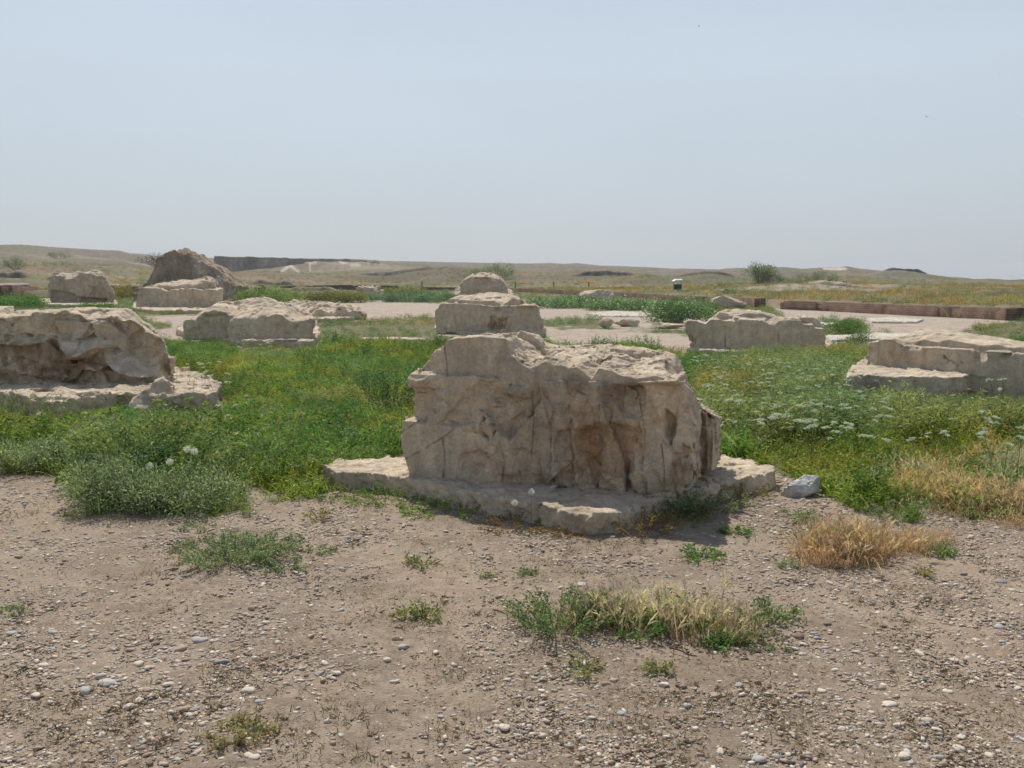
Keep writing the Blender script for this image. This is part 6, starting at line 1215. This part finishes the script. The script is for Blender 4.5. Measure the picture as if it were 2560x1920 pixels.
def sprigs():
    r = np.random.RandomState(80); n = 5200; yy = 3.1*(10.5/3.1)**r.rand(n); a = r.uniform(-250, 2810, n); x = (a-CX)/FPX*yy; y = yy; cl = fbm(x*1.3+5, y*1.3, 0*x+28, 4); q = ground_zones(x, y)
    k = (q[5] < .6) & free(x, y) & (r.rand(n) < np.clip(.0+2.4*cl, .02, 1)); x, y = x[k], y[k]; n = len(x); b = Bag()
    T = [T_grass(r, .035, .03, 14, .0028, c, 1.2, .3) for c in ((.17, .12, .075), (.24, .17, .10), (.30, .23, .13), (.15, .14, .07), (.13, .09, .06))]+[T_weed(r, .022, .06, 30, .011, .4, (.16, .12, .07), 6) for _ in range(2)]
    b.scatter(T, x, y, terrain(x, y), r.uniform(.5, 1.2, n), 1+r.normal(size=(n, 1))*.2+np.zeros((1, 3)), r); o = b.build('dry_sprigs', M_DRY); tag(o, 'tiny brown dead sprigs matted over the bare ground', 'sprigs', kind='stuff')
sprigs()
def twig(pts, w, label, seed):
    r = np.random.RandomState(seed); P = np.array(pts, float); x, y = G(P[:, 0], P[:, 1]); t = np.linspace(0, len(P)-1, 14); x = np.interp(t, np.arange(len(P)), x); y = np.interp(t, np.arange(len(P)), y); x = x+r.normal(size=14)*.002; z = .008+.008*np.abs(np.sin(t*2))
    V = []; k = 6
    for i in range(14):
        rad = w*(1-.5*i/13)
        for j in range(k): V.append((x[i], y[i]+rad*cos(j*2*pi/k), z[i]+rad*sin(j*2*pi/k)))
    Q = [(i*k+j, i*k+(j+1) % k, (i+1)*k+(j+1) % k, (i+1)*k+j) for i in range(13) for j in range(k)]
    o = mesh_from('twig', np.array(V), np.array(Q), M_TWIG, smooth=True); recenter(o); tag(o, label, 'twig')
twig([(442, 1745), (455, 1728), (472, 1708)], .004, 'dark forked twig by the tilted cream pebble at lower left', 1)
twig([(1232, 1528), (1260, 1540), (1284, 1546)], .004, 'dark twig left of the straw-coloured clump', 2)
twig([(1672, 1624), (1700, 1634), (1740, 1648)], .005, 'dark twig below the middle of the straw-coloured clump', 3)
twig([(882, 1712), (895, 1722), (906, 1730)], .003, 'short thin twig at lower centre left', 4)
# ------------------------------------------------------------------ litter bin, posts, birds
def box(name, x0, x1, y0, y1, z0, z1, mat, parent=None, bev=.01, taper=1.0):
    import bmesh
    bm = bmesh.new(); bmesh.ops.create_cube(bm, size=1)
    for v in bm.verts:
        t = taper if v.co.z < 0 else 1; v.co = ((x0+x1)/2+v.co.x*(x1-x0)*t, (y0+y1)/2+v.co.y*(y1-y0)*t, (z0+z1)/2+v.co.z*(z1-z0))
    if bev: bmesh.ops.bevel(bm, geom=bm.edges[:], offset=bev, segments=2, affect='EDGES')
    me = bpy.data.meshes.new(name); bm.to_mesh(me); bm.free(); me.materials.append(mat); o = bpy.data.objects.new(name, me); COL.objects.link(o); o.parent = parent; return o
M_GREEN = mat_plain('bin green', (.012, .055, .03), .5); M_STEEL = mat_plain('painted steel', (.42, .43, .42), .5); M_WHITE = mat_plain('white sheet', (.8, .8, .78), .4)
def litter_bin():
    r = 82.0; x = (1690-CX)/FPX*r; z = float(terrain(x, r)); zt = EYE-(698-690)/FPX*r; e = empty('litter_bin', (x, r, z)); tag(e, 'dark green litter bin under a small white roof on grey posts, on the right plain', 'bin'); H = zt-z; s = r/FPX
    def X(p): return (p-1690)*s
    def Zz(p): return EYE-(p-690)*s-z
    box('post', X(1680.5), X(1682.5), -.03, .03, 0, Zz(702), M_STEEL, e, .005); box('post', X(1701), X(1702.6), .3, .36, 0, Zz(702), M_STEEL, e, .005); box('stand', X(1693.5), X(1695), .1, .16, 0, Zz(727), M_TWIG, e, .005)
    b = box('bin', X(1683), X(1702), -.12, .45, Zz(727), Zz(711.5), M_GREEN, e, .03, .84); box('rim', X(1682.6), X(1702.6), -.15, .48, Zz(712.4), Zz(710.6), mat_plain('dark rim', (.01, .015, .012), .5), b, .01)
    import bmesh
    bm = bmesh.new(); P = [(X(1680), Zz(703)), (X(1687), Zz(699.5)), (X(1704), Zz(699.5)), (X(1704), Zz(700.6)), (X(1688), Zz(700.8)), (X(1680.5), Zz(704.5))]; f = [bm.verts.new((a, -.25, b_)) for a, b_ in P]; g = [bm.verts.new((a, .6, b_+.06)) for a, b_ in P]
    bm.faces.new(f); bm.faces.new(g[::-1]); [bm.faces.new((f[i], g[i], g[(i+1) % 6], f[(i+1) % 6])) for i in range(6)]; bmesh.ops.recalc_face_normals(bm, faces=bm.faces[:]); me = bpy.data.meshes.new('roof'); bm.to_mesh(me); bm.free(); me.materials.append(M_WHITE); o = bpy.data.objects.new('roof', me); COL.objects.link(o); o.parent = e
litter_bin()
def post(px, r, ytop, w, label, mat=None, name='post'):
    x = (px-CX)/FPX*r; z = float(terrain(x, r)); zt = EYE-(ytop-690)/FPX*r; o = box(name, -w/2, w/2, -w/2, w/2, -.1, max(zt-z, .3), mat or M_TWIG, None, .01); o.location = (x, r, z); tag(o, label, 'post')
M_WOOD = mat_plain('weathered post', (.16, .13, .10), .9)
post(2104, 90, 719, .12, 'left thin dark one of a pair of posts on the right plain', M_WOOD); post(2110, 90, 719, .14, 'right-hand taller one of a pair of posts on the right plain', mat_plain('pale post', (.33, .3, .26), .9))
for px, lb in ((1288, 'short dark post left of three on the field behind the distant brick wall'), (1384, 'short dark post in the middle of three behind the distant brick wall'), (1471, 'short dark post right-hand of three behind the distant brick wall'), (1056, 'short dark post left of the rounded boulder on the dry field')):
    post(px, 112, 704, .12, lb, M_WOOD, 'fence_post')
def bird(px, py, r, span, yaw, label, seed):
    x, y, z = [float(q) for q in atY(px, py, r)]; V = []; n = 9
    sp = np.linspace(-1, 1, n)
    for s in sp:
        up = .35*abs(s)-.25*abs(s)**3; ch = .30*(1-abs(s)**1.5)+.03; V += [(s*span/2, ch*span*.35-abs(s)*.12*span, up*span*.5), (s*span/2, -ch*span*.35-abs(s)*.12*span, up*span*.5+.01), (s*span/2, 0-abs(s)*.12*span, up*span*.5+.02*span)]
    Q = [(i*3+a, i*3+3+a, i*3+3+b, i*3+b) for i in range(n-1) for a, b in ((0, 2), (2, 1), (1, 0))]
    B, Fb = ICO2; e = empty('bird', (x, y, z)); tag(e, label, 'bird'); mesh_from('wings', np.array(V), np.array(Q), M_BIRD, None, e, True); mesh_from('body', B*[.07*span, .24*span, .07*span], Fb, M_BIRD, None, e, True); e.rotation_euler = (.3, .2, yaw)
M_BIRD = mat_plain('bird feathers', (.05, .045, .04), .8)
bird(2316, 291, 70, .34, .4, 'largest dark bird in the sky, upper right', 1); bird(1747, 65, 80, .3, 1.3, 'small dark bird near the top of the sky, right of centre', 2); bird(2497, 185, 90, .26, .2, 'tiny bird nearest the right edge of the sky', 3); bird(1780, 347, 95, .24, .3, 'tiny bird below the top one, above the green bin', 4); bird(316, 600, 110, .28, .1, 'tiny bird low over the left hill', 5); bird(2228, 221, 110, .2, .1, 'faintest tiny bird left of the one nearest the right edge', 6)
print('objects', len(bpy.data.objects), time.time()-T0)

# ------------------------------------------------------------------ haze
hz = box('haze', -2700, 2700, -2700, 2700, -22, 34, bpy.data.materials.new('haze'), None, 0)
hm = hz.data.materials[0]; hm.use_nodes = True; hn = hm.node_tree; hn.nodes.clear(); ho = hn.nodes.new('ShaderNodeOutputMaterial'); pv = hn.nodes.new('ShaderNodeVolumePrincipled')
pv.inputs['Color'].default_value = (.86, .90, .95, 1); pv.inputs['Density'].default_value = .0004; pv.inputs['Anisotropy'].default_value = .2; hn.links.new(pv.outputs[0], ho.inputs['Volume']); tag(hz, kind='stuff')

for i, (a, b, c_, d_, lb) in enumerate([(1000, 1018, 718, 727, 'small pale stone in the grass behind the yellowish shrub'), (1180-60, 1132, 716, 724, 'small pale stone at the left foot of the rugged flat rock'), (1298, 1330, 706, 713, 'thin pale stone on the dry field right of the rounded boulder'), (1460, 1484, 714, 721, 'thin pale stone above the smooth pale boulder'),
        (640, 668, 684, 690, 'small pale stone near the foot of the cut earth cliff'), (1735, 1765, 876, 886, 'small pale stone at the left corner of the sawn block with steps'), (1580, 1600, 857, 862, 'dark small stone on the gravel path behind the largest block'), (760, 790, 742, 749, 'small pale stone in the scrub left of the olive shrub'), (2220, 2240, 834, 840, 'little pale stone on the gravel behind the ledged right block'),
        (1052, 1066, 866, 873, 'little pale stone in the grass left of the largest block'), (940, 985, 890, 899, 'flat pinkish stone sunk in the meadow left of the largest block'), (1655, 1672, 1262, 1270, 'small pale stone at the right foot of the foreground plinth')]):
    rock('small_stone', a, b, c_, d_, lb, 200+i, C_STONE*1.0, .6)
